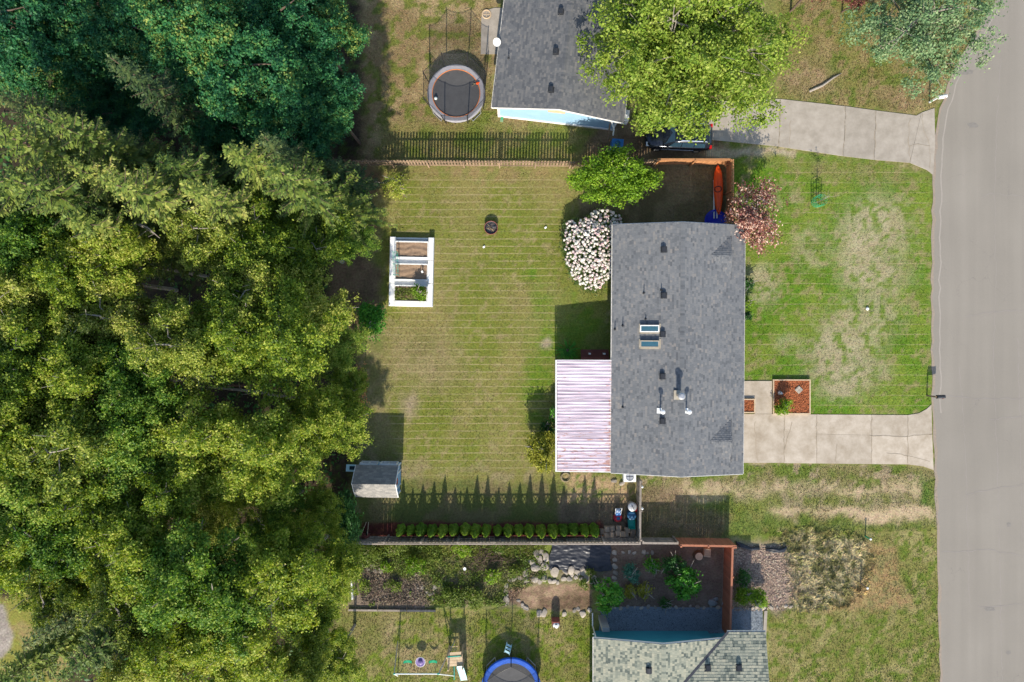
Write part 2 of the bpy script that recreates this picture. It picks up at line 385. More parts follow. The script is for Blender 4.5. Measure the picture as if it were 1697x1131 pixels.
def patio_mat():
    m, nt, b = base_mat('pale_pink_sheet_metal'); L = nt.links
    tc = N(nt, 'ShaderNodeTexCoord'); v = tc.outputs['Object']; oi = N(nt, 'ShaderNodeObjectInfo')
    mp = N(nt, 'ShaderNodeMapping'); mp.inputs['Scale'].default_value = (.5, 9, 1); L.new(v, mp.inputs[0])
    n1 = N(nt, 'ShaderNodeTexNoise', Scale=1.0, Detail=5.0); L.new(mp.outputs[0], n1.inputs['Vector'])
    r = ramp(nt, [(.3, (.30,.245,.28)), (.48, (.50,.405,.46)), (.68, (.66,.59,.62))]); ob = N(nt, 'ShaderNodeMath', operation='MULTIPLY_ADD'); L.new(oi.outputs['Random'], ob.inputs[0]); ob.inputs[1].default_value = .16; L.new(n1.outputs['Fac'], ob.inputs[2]); ob2 = N(nt, 'ShaderNodeMath', operation='SUBTRACT'); L.new(ob.outputs[0], ob2.inputs[0]); ob2.inputs[1].default_value = .08; L.new(ob2.outputs[0], r.inputs[0])
    sep = N(nt, 'ShaderNodeSeparateXYZ'); L.new(v, sep.inputs[0])
    mp2 = N(nt, 'ShaderNodeMapping'); mp2.inputs['Scale'].default_value = (1.6, 5, 1); L.new(v, mp2.inputs[0])
    n2 = N(nt, 'ShaderNodeTexNoise', Scale=1.2, Detail=8.0, Roughness=.7); L.new(mp2.outputs[0], n2.inputs['Vector'])
    # rust gathers along the high edge by the house wall and towards the south end
    mx_ = N(nt, 'ShaderNodeMapRange'); mx_.inputs['From Min'].default_value = 1.2; mx_.inputs['From Max'].default_value = 2.0; mx_.inputs['To Min'].default_value = 0; mx_.inputs['To Max'].default_value = .17; L.new(sep.outputs['X'], mx_.inputs[0])
    my_ = N(nt, 'ShaderNodeMapRange'); my_.inputs['From Min'].default_value = 3.5; my_.inputs['From Max'].default_value = -3.5; my_.inputs['To Min'].default_value = -.06; my_.inputs['To Max'].default_value = .07; L.new(sep.outputs['Y'], my_.inputs[0])
    a = N(nt, 'ShaderNodeMath', operation='ADD'); L.new(n2.outputs['Fac'], a.inputs[0]); L.new(mx_.outputs[0], a.inputs[1])
    a2 = N(nt, 'ShaderNodeMath', operation='ADD'); L.new(a.outputs[0], a2.inputs[0]); L.new(my_.outputs[0], a2.inputs[1])
    rr = ramp(nt, [(.585, (0,0,0)), (.68, (.8,.8,.8))]); L.new(a2.outputs[0], rr.inputs[0])
    mx = N(nt, 'ShaderNodeMix', data_type='RGBA'); L.new(rr.outputs[0], mx.inputs[0]); L.new(r.outputs[0], mx.inputs[6]); mx.inputs[7].default_value = (.32,.13,.07,1)
    L.new(mx.outputs[2], b.inputs['Base Color']); b.inputs['Roughness'].default_value = .5; b.inputs['Metallic'].default_value = .1
    return m
M['patio'] = patio_mat()
def net_mat():
    m, nt, b = base_mat('black_netting'); L = nt.links
    b.inputs['Base Color'].default_value = (.03,.03,.032,1); b.inputs['Roughness'].default_value = .8
    t = N(nt, 'ShaderNodeBsdfTransparent'); mx = N(nt, 'ShaderNodeMixShader'); mx.inputs[0].default_value = .33
    L.new(t.outputs[0], mx.inputs[1]); L.new(b.outputs[0], mx.inputs[2]); L.new(mx.outputs[0], nt.nodes['Material Output'].inputs['Surface'])
    return m
M['net'] = net_mat()

# foliage
M['l_broad'] = leaf_mat('yellow_green_leaves', [(.12,(.065,.12,.013)),(.36,(.165,.255,.02)),(.6,(.31,.375,.04)),(1,(.52,.50,.12))], .38, 1.6, spread=.65)
M['l_mid'] = leaf_mat('mid_green_leaves', [(.12,(.04,.105,.013)),(.38,(.10,.205,.022)),(.64,(.20,.30,.034)),(1,(.40,.44,.085))], .36, 1.6, spread=.65)
M['l_olive'] = leaf_mat('olive_leaves', [(.12,(.06,.105,.015)),(.38,(.15,.215,.024)),(.64,(.29,.335,.045)),(1,(.50,.48,.13))], .34, 1.8, spread=.65)
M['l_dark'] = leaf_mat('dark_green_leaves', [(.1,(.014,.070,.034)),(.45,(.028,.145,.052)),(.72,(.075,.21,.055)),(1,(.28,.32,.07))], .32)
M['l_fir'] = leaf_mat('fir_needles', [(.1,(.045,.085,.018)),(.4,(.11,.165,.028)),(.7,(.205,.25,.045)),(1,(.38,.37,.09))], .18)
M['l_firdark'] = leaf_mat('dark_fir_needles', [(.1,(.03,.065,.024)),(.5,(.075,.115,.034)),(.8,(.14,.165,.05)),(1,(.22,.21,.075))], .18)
M['l_maple'] = leaf_mat('bright_maple_leaves', [(.1,(.055,.11,.010)),(.38,(.125,.215,.02)),(.66,(.215,.30,.035)),(1,(.37,.41,.085))], .34)
M['l_bluegreen'] = leaf_mat('blue_green_leaves', [(.1,(.045,.105,.045)),(.45,(.10,.19,.08)),(.75,(.17,.26,.11)),(1,(.27,.33,.16))], .25)
M['l_round'] = leaf_mat('fresh_green_leaves', [(.1,(.06,.14,.008)),(.45,(.14,.26,.013)),(.75,(.23,.34,.022)),(1,(.33,.42,.045))], .3)
M['l_under'] = leaf_mat('deep_green_leaves', [(.1,(.02,.075,.016)),(.5,(.045,.13,.026)),(1,(.095,.21,.04))], .3)
M['l_plum'] = leaf_mat('plum_leaves', [(.1,(.10,.03,.04)),(.4,(.22,.075,.06)),(.6,(.40,.18,.12)),(.8,(.58,.38,.28)),(1,(.70,.55,.45))], .25, 2.2, spread=.8)
M['l_rhodo'] = leaf_mat('rhododendron_leaves', [(.1,(.04,.08,.018)),(.5,(.09,.14,.03)),(1,(.18,.23,.06))], .2)
M['l_yellow'] = leaf_mat('golden_leaves', [(.1,(.14,.16,.014)),(.45,(.30,.30,.03)),(.75,(.42,.38,.06)),(1,(.52,.46,.11))], .3)
M['l_arbor'] = leaf_mat('arborvitae_sprays', [(.1,(.06,.14,.01)),(.5,(.14,.25,.016)),(.8,(.25,.33,.03)),(1,(.38,.4,.05))], .2, 3.0)
M['l_vivid'] = leaf_mat('vivid_green_leaves', [(.1,(.035,.15,.014)),(.5,(.08,.28,.024)),(.8,(.17,.37,.035)),(1,(.36,.45,.08))], .3, 2)
M['l_weed'] = leaf_mat('weed_leaves', [(.1,(.07,.12,.015)),(.5,(.15,.21,.03)),(1,(.28,.31,.07))], .3, 1.5)
M['l_tealbush'] = leaf_mat('teal_shrub_leaves', [(.1,(.03,.11,.07)),(.5,(.06,.18,.11)),(1,(.12,.26,.15))], .25, 2)
M['l_red'] = leaf_mat('reddish_leaves', [(.1,(.12,.04,.03)),(.5,(.24,.09,.07)),(1,(.4,.2,.13))], .25, 2)
M['l_dead'] = leaf_mat('dead_fronds', [(.1,(.2,.08,.03)),(.5,(.34,.15,.06)),(1,(.45,.25,.1))], .2, 2)
M['blossom'] = leaf_mat('white_pink_petals', [(.1,(.66,.42,.46)),(.32,(.86,.76,.70)),(.5,(.90,.87,.79)),(1,(.90,.89,.82))], .3, 2.0, .6, .7)
# ------------------------------------------------------------ ground: one sheet, cover colours from the photo's patches
def axis(lo, hi, step, far):
    return np.concatenate([[-far, -far/3, lo-25, lo-8], np.arange(lo, hi+step/2, step), [hi+8, hi+25, far/3, far]])
gx = axis(-41, 41, .165, 420.0); gy = axis(-27.5, 27.5, .165, 420.0)
WX, WY = np.meshgrid(gx, gy); PX = 848.5+WX*S; PY = 565.5-WY*S
ALB = np.zeros(PX.shape+(3,)); MOW = np.zeros(PX.shape+(3,))
jx = (fbm(PX, PY, 40, 3)-.5)*26+(fbm(PX, PY, 9, 5, 2)-.5)*9; jy = (fbm(PX, PY, 40, 4)-.5)*26+(fbm(PX, PY, 9, 6, 2)-.5)*9
JX, JY = PX+jx, PY+jy
def sm(x, a, b):
    t = np.clip((x-a)/(b-a), 0, 1); return t*t*(3-2*t)
def col_mix(c1, c2, sc, seed, lo=.4, hi=.6, c3=None, sc3=8, lo3=.55, hi3=.7):
    w = sm(fbm(PX, PY, sc, seed), lo, hi)[..., None]
    out = np.array(c1)*(1-w)+np.array(c2)*w
    if c3 is not None:
        w3 = sm(fbm(PX, PY, sc3, seed+50, 3), lo3, hi3)[..., None]; out = out*(1-w3)+np.array(c3)*w3
    return out
def lay(c, poly=None, soft=10, jit=1.0, amt=1.0, ell=None, mask=None):
    global ALB
    X, Y = PX+jx*jit, PY+jy*jit
    if mask is not None: w = mask
    elif ell is not None:
        cx, cy, rx, ry = ell; w = sm(-np.hypot((X-cx)/rx, (Y-cy)/ry), -1.45, -.3)
    else: w = sm(polydist(X, Y, poly), -soft/2, soft/2)
    w = (w*amt)[..., None]; ALB = ALB*(1-w)+c*w
G1, G2, G3 = (.105,.135,.024), (.165,.165,.05), (.24,.20,.095)
TAN, TAN2 = (.30,.225,.115), (.22,.16,.075)
VIV = (.092,.165,.014); STRAW = (.335,.285,.18); SAND = (.42,.315,.195); DIRT = (.21,.145,.085)
lay(col_mix(G1, G2, 60, 11, c3=G3), [(-9e4,-9e4),(9e4,-9e4),(9e4,9e4),(-9e4,9e4)], jit=0)
# top yard, dry and tan with green flecks
lay(col_mix(TAN, TAN2, 34, 21, c3=(.13,.145,.03), sc3=12, lo3=.52, hi3=.66), [(540,-90),(1010,-90),(1010,272),(540,272)], 8, .3)
lay(col_mix((.13,.15,.03), (.20,.17,.06), 20, 22), [(630,205),(1000,205),(1000,268),(630,268)], 30, 1)
lay(col_mix((.13,.17,.03), TAN2, 20, 23), ell=(790,150,45,90), amt=.5)
lay(col_mix(DIRT, (.14,.095,.055), 14, 24), [(1000,190),(1180,215),(1235,262),(1080,268),(960,262),(985,215)], 14)
# wood floor
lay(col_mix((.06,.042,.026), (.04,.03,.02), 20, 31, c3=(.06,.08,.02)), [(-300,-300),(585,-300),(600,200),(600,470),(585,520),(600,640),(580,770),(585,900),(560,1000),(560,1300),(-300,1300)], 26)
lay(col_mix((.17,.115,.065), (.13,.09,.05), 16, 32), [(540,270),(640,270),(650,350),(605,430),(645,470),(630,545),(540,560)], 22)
lay(col_mix((.20,.19,.04), (.24,.19,.07), 24, 33), [(-400,985),(95,985),(120,1010),(105,1300),(-400,1300)], 20)
lay(col_mix((.33,.28,.23), (.26,.22,.18), 12, 34), [(-400,1000),(5,1000),(22,1060),(5,1090),(-400,1120)], 8, .5)
# back lawn
lay(col_mix((.14,.158,.027), (.207,.183,.06), 75, 41, .3, .7, c3=(.225,.19,.08), sc3=8, lo3=.52, hi3=.8), [(632,272),(945,272),(1010,372),(1012,790),(905,800),(640,790),(600,700),(640,560),(620,390)], 18)
lay(col_mix((.09,.17,.012), (.15,.165,.03), 20, 42), ell=(885,455,22,14), amt=.9)
lay(col_mix((.10,.165,.014), (.16,.175,.04), 22, 43, .35, .6), [(885,480),(1010,480),(1010,600),(925,600),(920,700),(885,720),(860,640)], 34, amt=.85)
lay(col_mix((.20,.165,.075), (.26,.2,.11), 16, 44), ell=(700,600,70,55), amt=.65)
lay(col_mix((.24,.19,.1), (.17,.15,.06), 16, 45), ell=(620,640,30,110), amt=.6)
lay(col_mix(TAN2, G2, 14, 46), ell=(800,285,170,18), amt=.7)
lay(col_mix((.28,.22,.14), (.22,.18,.1), 10, 47), ell=(676,670,18,18), amt=.9)
lay(col_mix((.28,.23,.15), (.3,.25,.17), 10, 48), ell=(907,570,10,9), jit=.4)
lay(col_mix((.24,.19,.105), (.18,.165,.05), 14, 49), [(650,770),(910,770),(910,800),(650,800)], 34, amt=.75)
# side of the arborvitae row
lay(col_mix((.105,.115,.032), (.15,.125,.055), 30, 51), [(600,790),(940,800),(940,870),(600,870)], 14)
lay(col_mix((.17,.125,.075), (.13,.10,.06), 20, 52), [(925,815),(1058,815),(1058,896),(925,896)], 22)
lay(col_mix((.36,.25,.14), (.25,.20,.09), 10, 53, c3=(.14,.17,.04)), [(935,786),(1058,788),(1058,828),(945,828)], 14)
lay(col_mix((.16,.05,.035), (.10,.035,.025), 8, 54), [(600,866),(1000,866),(1000,894),(596,894)], 6, .4)
# dog yard
lay(col_mix((.215,.165,.085), (.16,.125,.06), 22, 61), [(1075,262),(1205,262),(1205,374),(960,374),(960,330),(1060,330)], 10, .4)
# front lawn
F = [(1210,262),(1300,250),(1460,268),(1535,290),(1545,300),(1545,690),(1234,692),(1234,374),(1210,374)]
lay(col_mix(VIV, (.135,.185,.025), 46, 71, .4, .62, c3=(.20,.185,.07), sc3=9, lo3=.56, hi3=.72), F, 8, .3)
for e, a in (((1450,385,62,70),.95), ((1425,420,40,50),.8), ((1395,590,62,70),.95), ((1440,520,60,50),.7), ((1455,460,62,32),.85), ((1400,640,30,26),.8), ((1262,470,26,34),.85), ((1345,415,34,38),.6), ((1310,570,26,22),.6), ((1430,620,44,30),.7), ((1300,330,30,26),.45)):
    lay(col_mix(STRAW, (.30,.25,.15), 16, 72+int(e[0]) % 9, .3, .7, c3=(.12,.17,.03), sc3=9, lo3=.46, hi3=.66), ell=e, amt=a*.9)
lay(col_mix((.2,.175,.07), (.15,.165,.035), 12, 81), [(1240,250),(1450,268),(1530,292),(1500,305),(1300,280)], 24, amt=.7)
lay(col_mix((.35,.3,.2), (.3,.24,.15), 10, 82), [(1170,243),(1320,250),(1320,260),(1170,258)], 8, .6)
# north-east yard
lay(col_mix((.18,.17,.05), (.23,.18,.08), 30, 91, c3=(.12,.15,.03), sc3=10, lo3=.52, hi3=.64), [(1280,-200),(1660,-200),(1600,80),(1560,160),(1548,195),(1500,192),(1285,168)], 10, .4)
lay(col_mix((.28,.195,.115), (.22,.17,.08), 14, 92), ell=(1340,130,46,36), amt=.85)
lay(col_mix((.28,.19,.11), (.2,.15,.07), 14, 93), ell=(1500,165,60,22), amt=.7)
# strip with two wheel tracks
lay(col_mix((.12,.155,.028), (.19,.17,.065), 30, 101, c3=(.28,.22,.13), sc3=11), [(1060,766),(1552,770),(1556,880),(1060,900)], 8, .3)
lay(col_mix(SAND, (.31,.245,.14), 14, 102, .4, .65), [(1080,808),(1330,806),(1440,806),(1550,792),(1552,822),(1440,818),(1240,832),(1080,828)], 26, amt=.85)
lay(col_mix(SAND, (.36,.27,.16), 14, 103, .45, .7), [(1240,842),(1400,842),(1550,836),(1553,870),(1440,866),(1340,852),(1240,862)], 24, amt=.95)
lay(col_mix((.24,.2,.11), (.15,.165,.04), 12, 104, .35, .6), [(1180,822),(1500,818),(1530,840),(1240,846)], 22, amt=.9)
lay(col_mix((.10,.145,.024), (.14,.16,.03), 20, 105), [(1060,838),(1250,828),(1290,864),(1550,868),(1555,892),(1060,900)], 12, amt=.85)
lay(col_mix((.09,.14,.025), (.14,.16,.04), 12, 106), [(1528,795),(1552,790),(1553,845),(1532,838)], 8, 1)
lay(col_mix((.20,.14,.085), (.15,.115,.06), 16, 107), [(1062,800),(1120,806),(1150,840),(1210,850),(1200,892),(1062,892)], 26, amt=.85)
# south-east lawn, matted dry grass, orange earth
lay(col_mix((.18,.172,.05), (.245,.215,.085), 28, 111, c3=(.12,.155,.025), sc3=8, lo3=.5, hi3=.62), [(1262,876),(1557,876),(1560,1400),(1262,1400)], 10, .4)
lay(col_mix((.34,.29,.17), (.13,.125,.05), 11, 112, .4, .6), [(1300,885),(1350,878),(1440,888),(1450,960),(1430,1000),(1320,1012),(1305,960)], 22)
lay(col_mix((.29,.195,.09), (.23,.19,.08), 9, 113, .42, .6), [(1435,900),(1480,905),(1500,980),(1520,1010),(1400,1012),(1330,1016),(1400,1000),(1440,960)], 20, amt=.85)
lay(col_mix((.33,.245,.20), (.21,.15,.125), 7, 114, .42, .58), [(1214,902),(1290,905),(1312,940),(1310,1004),(1214,1008)], 30, 1.2)
# neighbour's planted yard south of the fence
lay(col_mix((.20,.165,.10), (.15,.145,.06), 24, 121, c3=(.14,.17,.035), sc3=16, lo3=.48, hi3=.6), [(560,900),(1010,900),(1010,1012),(560,1012)], 10, .4)
lay(col_mix((.12,.16,.022), (.17,.19,.04), 16, 122), [(585,902),(900,902),(900,922),(700,925),(585,945)], 12)
lay(col_mix((.20,.155,.115), (.16,.125,.09), 10, 123), [(588,940),(712,958),(712,1006),(584,1006)], 10)
lay(col_mix((.30,.205,.13), (.19,.13,.08), 10, 124), [(842,968),(984,968),(984,1006),(880,1014),(842,1000)], 8, .5)
lay(col_mix((.075,.05,.03), (.15,.10,.06), 9, 125), [(890,990),(984,986),(984,1008),(890,1008)], 8, .5, amt=.8)
lay(col_mix((.20,.145,.105), (.155,.11,.08), 20, 126), [(1012,896),(1212,896),(1212,1012),(990,1012)], 6, .3)
lay(col_mix((.17,.168,.045), (.225,.195,.075), 26, 131, c3=(.13,.17,.02), sc3=8, lo3=.5, hi3=.62), [(560,1010),(900,1010),(985,1018),(985,1400),(560,1400)], 8, .4)
for e in ((674,1085,12,22), (697,1085,12,20), (718,1085,12,22), (700,1108,40,12), (645,1040,16,40), (770,1070,20,40)):
    lay(col_mix((.30,.225,.125), (.24,.19,.1), 8, 132), ell=e, amt=.75)
lay(col_mix((.15,.145,.045), (.18,.155,.06), 20, 133), [(560,1012),(655,1012),(600,1110),(560,1110)], 20, amt=.8)
# mower lines
MOW[..., 0] = sm(polydist(PX, PY, [(640,285),(935,285),(930,480),(925,770),(905,792),(655,792),(625,620),(640,520)]), -6, 14)
MOW[..., 1] = sm(polydist(PX, PY, [(1290,262),(1500,275),(1543,300),(1543,685),(1345,685),(1345,625),(1240,625),(1240,420),(1290,420)]), -6, 14)*.7
ALB = np.clip(ALB*(.88+.24*fbm(PX, PY, 26, 201)[..., None]), .005, .9)
ny, nx = PX.shape
gm = bpy.data.meshes.new('ground')
ZZ = (fbm(PX, PY, 70, 211)-.5)*.05
flat = ((PX > 1190) & (PY > 130) & (PY < 790)); ZZ[flat] *= .2; ZZ = np.minimum(ZZ, .004)-.004
gm.vertices.add(nx*ny); gm.vertices.foreach_set('co', np.stack([WX, WY, ZZ], -1).astype(np.float32).reshape(-1))
I = np.arange(nx*ny).reshape(ny, nx); Q = np.stack([I[:-1, :-1], I[:-1, 1:], I[1:, 1:], I[1:, :-1]], -1).reshape(-1, 4)
gm.loops.add(Q.size); gm.loops.foreach_set('vertex_index', Q.astype(np.int32).reshape(-1))
gm.polygons.add(len(Q)); gm.polygons.foreach_set('loop_start', np.arange(0, Q.size, 4, dtype=np.int32)); gm.update(calc_edges=True)
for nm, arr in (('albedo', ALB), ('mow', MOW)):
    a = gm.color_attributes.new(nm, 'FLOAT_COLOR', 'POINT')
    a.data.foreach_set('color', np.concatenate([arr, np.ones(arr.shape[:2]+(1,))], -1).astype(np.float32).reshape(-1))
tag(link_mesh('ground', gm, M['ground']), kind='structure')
def sample(px, py):
    """ground colour under photo pixel"""
    ix = np.clip(np.searchsorted(gx, (px-848.5)/S), 0, nx-1); iy = np.clip(np.searchsorted(gy, (565.5-py)/S), 0, ny-1)
    return ALB[iy, ix]

# ------------------------------------------------------------ road, driveways, paths
def W(pts, h=0): return [P(x, y, h) for x, y in pts]
edge = [(2080,-700),(1830,-270),(1712,-90),(1655,-10),(1620,48),(1590,95),(1571,140),(1558,180),(1549,230),(1545,290),(1544,380),(1543,520),(1544,640),(1546,700),(1548,780),(1551,870),(1553,960),(1556,1040),(1558,1131),(1562,1400),(1575,1900)]
er = np.random.RandomState(5)
road_l = []
for i in range(len(edge)-1):
    n = max(1, int(math.dist(edge[i], edge[i+1])/14))
    for k in range(n):
        t = k/n; road_l.append((edge[i][0]*(1-t)+edge[i+1][0]*t+er.uniform(-1.6, 1.6), edge[i][1]*(1-t)+edge[i+1][1]*t))
right = [(x+235, y) for x, y in edge]
tag(MB().sheet(W(road_l+right[::-1]), .012).build('road', M['road']), kind='structure')
# broken outer seam of the asphalt and the grit along it
shl = mat('road_edge_grit', (.30,.235,.175), (.22,.185,.15), 6, .95, .5)
strip = [(x+er.uniform(2.5, 6), y) for x, y in road_l]
tag(MB().sheet(W(road_l+strip[::-1]), .016).build('road_edge', shl), kind='structure')
seam = mat('pale_seam_line', (.31,.275,.235), (.27,.24,.205), 3, .95)
s1_ = [(x+13+er.uniform(-.6, .6), y) for x, y in road_l if 0 <= y < 700]; s2_ = [(x+2.2, y) for x, y in s1_]
tag(MB().sheet(W(s1_+s2_[::-1]), .016).build('road_seam', seam), kind='structure')
def crack_strip(pts, w, r=er):
    q = []
    for i in range(len(pts)-1):
        n = max(2, int(math.dist(pts[i], pts[i+1])/7))
        for k in range(n): 
            t = k/n; q.append((pts[i][0]*(1-t)+pts[i+1][0]*t+r.uniform(-1.6, 1.6), pts[i][1]*(1-t)+pts[i+1][1]*t+r.uniform(-1.6, 1.6)))
    q.append(pts[-1])
    vs = []; fs = []
    for i, p in enumerate(q):
        a = q[max(0, i-1)]; b = q[min(len(q)-1, i+1)]; d = Vector((b[0]-a[0], b[1]-a[1])).normalized(); nn = Vector((-d.y, d.x))*w/2*r.uniform(.5, 1.3)
        vs += [P(p[0]+nn.x, p[1]+nn.y)+(0,), P(p[0]-nn.x, p[1]-nn.y)+(0,)]
        if i: fs.append((2*i-2, 2*i-1, 2*i+1, 2*i))
    return vs, fs
ck = mat('crack_filler', (.235,.208,.185), (.27,.24,.215), 3, .95)
cb = MB()
for pts in ([(1660,90),(1652,200),(1648,330),(1650,470),(1646,600),(1650,700),(1655,830),(1658,1000),(1660,1131)], [(1590,610),(1597,700),(1603,860),(1606,1000)],
            [(1560,655),(1620,662),(1697,660)], [(1600,820),(1650,810),(1720,800)], [(1560,915),(1640,912),(1720,925)], [(1640,695),(1697,690)],
            [(1620,1006),(1660,1003),(1720,1000)], [(1625,330),(1640,320),(1720,330)], [(1600,525),(1660,515),(1720,516)], [(1687,560),(1690,700),(1693,900)]):
    vs, fs = crack_strip(pts, .8); cb.add([(v[0], v[1], .017) for v in vs], fs)
tag(cb.build('road_cracks', ck), kind='structure')

stn = mat('old_road_patch', (.165,.15,.13), (.22,.2,.175), 5, .95)
cb = MB()
for cx_, cy_, ra_, rb_ in ((1612,208,9,5),(1601,120,14,4),(1672,870,4,4),(1671,1082,4,3.5),(1640,1010,10,3)):
    cb.sheet(W([(cx_+ra_*math.cos(k*.4488)*er.uniform(.7,1.2), cy_+rb_*math.sin(k*.4488)*er.uniform(.7,1.2)) for k in range(14)]), .018)
tag(cb.build('road_stains', stn), kind='structure')
def slabs(name, polys, m, z=.035):
    root = bpy.data.objects.new(name, None); C.objects.link(root); root['kind'] = 'structure'
    for q in polys:
        cx_, cy_ = sum(p[0] for p in q)/len(q), sum(p[1] for p in q)/len(q)
        q = [(x+(.28 if x > cx_ else -.28), y+(.28 if y > cy_ else -.28)) for x, y in q]
        MB().prism(W(q), -.05, z+random.uniform(-.004, .004)).build('concrete_slab', m, root)
    return root
random.seed(4)
d = slabs('driveway', [[(1225,686.5),(1298.6,687),(1298.6,767),(1225,767)], [(1299.4,687),(1352.6,687.5),(1352.6,768),(1299.4,767.5)], [(1353.4,687.5),(1443.6,688),(1443.6,721),(1353.4,719)],
    [(1353.4,719.8),(1443.6,721.8),(1443.6,769),(1353.4,768)], [(1444.4,688),(1503.6,688.5),(1503.6,723),(1444.4,721.2)], [(1444.4,722),(1503.6,723.8),(1503.6,769.5),(1444.4,769)],
    [(1504.4,688.5),(1523,685.5),(1535,678.5),(1543,671),(1544,719),(1504.4,723)], [(1504.4,723.8),(1544,720),(1546.5,779),(1530,773),(1504.4,769.5)]], M['concrete'])
jt = mat('joint_dirt', (.31,.25,.18), (.265,.215,.15), 5, .95)
cb = MB()
for pts in ([(1299,687),(1299,767)], [(1353,687),(1353,768)], [(1444,688),(1444,769)], [(1504,689),(1504,770)], [(1440,722),(1480,724),(1505,723),(1520,720),(1544,721)], [(1386,735),(1384,765)], [(1300,745),(1312,700)], [(1470,750),(1520,760),(1540,765)], [(1250,700),(1256,766)]):
    vs, fs = crack_strip(pts, .7); cb.add([(v[0], v[1], .044) for v in vs], fs)
cb.build('driveway_cracks', jt, d)
slabs('front_walk', [[(1225,632),(1278.6,632),(1278.6,685.8),(1250.5,685.8),(1250.5,660),(1225,660)]], M['concrete'], .05)
d = slabs('neighbour_driveway', [[(1100,172),(1292,165),(1290,243),(1180,232),(1098,232)], [(1293,165),(1400.5,177),(1397,259),(1291,243.4)], [(1401.5,177),(1451,184),(1448,265),(1398,259)],
    [(1452,184),(1500,190),(1518,192.5),(1526,188),(1507,270),(1449,265)], [(1527,187.5),(1548,180),(1549,238),(1546,290),(1536,282),(1508,270)]], M['concrete2'])
cb = MB()
for pts in ([(1400,178),(1401,225),(1396,258)], [(1451.5,185),(1448.5,264)], [(1508,198),(1504,230),(1508,268)], [(1527,188),(1530,215),(1541,240),(1540,280)], [(1506,242),(1530,240),(1540,242)], [(1293,165),(1291,243)], [(1310,200),(1308,240)]):
    vs, fs = crack_strip(pts, .7); cb.add([(v[0], v[1], .044) for v in vs], fs)
cb.build('driveway_cracks', jt, d)
slabs('concrete_pad', [[(797,90),(798,30),(803,18),(820,14),(850,14),(850,90)]], M['concrete2'], .04)
slabs('side_path', [[(1266,1012),(1270.5,1012),(1268.5,1056),(1263.5,1056)]], M['concrete2'], .12)
# gravel beside the south house
gp = [(997,1012),(1000,1008),(1050,1005),(1120,1007),(1207,1007),(1264,1008),(1264,1062),(990,1062)]
gb = tag(MB().sheet(W(gp), .012).build('gravel_strip', M['gravel']), kind='structure')
rg = np.random.RandomState(8); V = []
for i in range(5200):
    x, y = rg.uniform(995, 1264), rg.uniform(1009, 1058); cx, cy = P(x, y); s = rg.uniform(.012, .035); a = rg.uniform(0, 6.28)
    u = np.array([math.cos(a), math.sin(a), rg.uniform(-.4, .4)])*s; v = np.array([-math.sin(a), math.cos(a), rg.uniform(-.4, .4)])*s*.8
    c = np.array([cx, cy, .012+s*.7]); V.append([c-u-v, c+u-v*.8, c+u*.8+v, c-u*.9+v])
tag(link_mesh('gravel', np_quads('gravel', np.array(V)), M['gravel_bits']), kind='stuff')

# ------------------------------------------------------------ grass tufts (uncountable): real blades for relief
def tufts(name, polys, n, hgt, wid, seed, bright=1.0, holes=(), lean=.5, nb=3, keep=None, flow=False):
    r = np.random.RandomState(seed)
    allp = np.array([p for q in polys for p in q]); x0, y0 = allp.min(0); x1, y1 = allp.max(0)
    x = r.uniform(x0, x1, n*3); y = r.uniform(y0, y1, n*3)
    ok = np.zeros(n*3, bool)
    for q in polys: ok |= inpoly(x, y, q)
    for q in holes: ok &= ~inpoly(x, y, q)
    if keep is not None: ok &= keep(x, y, r)
    x, y = x[ok][:n], y[ok][:n]; k = len(x)
    col = sample(x, y)*bright
    c = np.stack([(x-848.5)/S, (565.5-y)/S, np.full(k, -.02)], -1).repeat(nb, 0); col = col.repeat(nb, 0); m = len(c)
    col = col*r.uniform(.7, 1.35, (m, 1))*(1+r.uniform(-.12, .12, (m, 3)))
    a = r.uniform(0, 2*math.pi, m)
    if flow:
        a = (fbm(x, y, 22, 77, 2).repeat(nb)*22+r.normal(size=m)*.45); col = col*(np.array([1.0,.97,.86])*(.55+1.1*vnoise(x, y, 9, 78).repeat(nb)[:, None]))
    l = lean*r.uniform(.3, 1.6, m)
    d = np.stack([np.cos(a)*l, np.sin(a)*l, np.ones(m)], -1); d /= np.linalg.norm(d, axis=1)[:, None]
    w = np.stack([-np.sin(a), np.cos(a), np.zeros(m)], -1)*(wid*r.uniform(.6, 1.4, m))[:, None]
    hh = (hgt*r.uniform(.5, 1.5, m))[:, None]
    V = np.stack([c-w*.5, c+w*.5, c+d*hh+w*.22, c+d*hh-w*.22], 1)
    return tag(link_mesh(name, np_quads(name, V, col=col), M['blade']), kind='stuff')
back = [(632,285),(940,285),(1010,372),(1012,790),(1055,795),(1055,865),(605,865),(600,790),(600,700),(640,560),(620,390)]
front = [(1215,255),(1300,255),(1460,272),(1538,295),(1541,665),(1510,684),(1345,685),(1345,628),(1238,628),(1238,378),(1215,378)]
bed = [(640,388),(724,388),(722,512),(640,512)]; pat = [(922,597),(1014,597),(1014,783),(922,783)]; hs_ = [(1012,378),(1225,378),(1225,780),(1012,780)]
tufts('lawn_grass', [back], 22000, .055, .035, 1, 1.25, [bed, pat, hs_], .9)
tufts('front_grass', [front], 15000, .06, .035, 2, 1.2, [], .9)
tufts('dry_yard_grass', [[(560,-20),(815,-20),(815,185),(1000,215),(1000,265),(560,265)]], 16000, .07, .035, 3, 1.1, [[(797,92),(797,20),(822,12),(850,12),(850,92)]], .9)
tufts('verge_grass', [[(1060,790),(1235,790),(1235,772),(1500,773),(1550,783),(1554,880),(1060,892)]], 12000, .06, .04, 4, 1.25, [], .8, keep=lambda x, y, r: (sample(x, y)[:, 0] < .3) | (r.rand(len(x)) < .15))
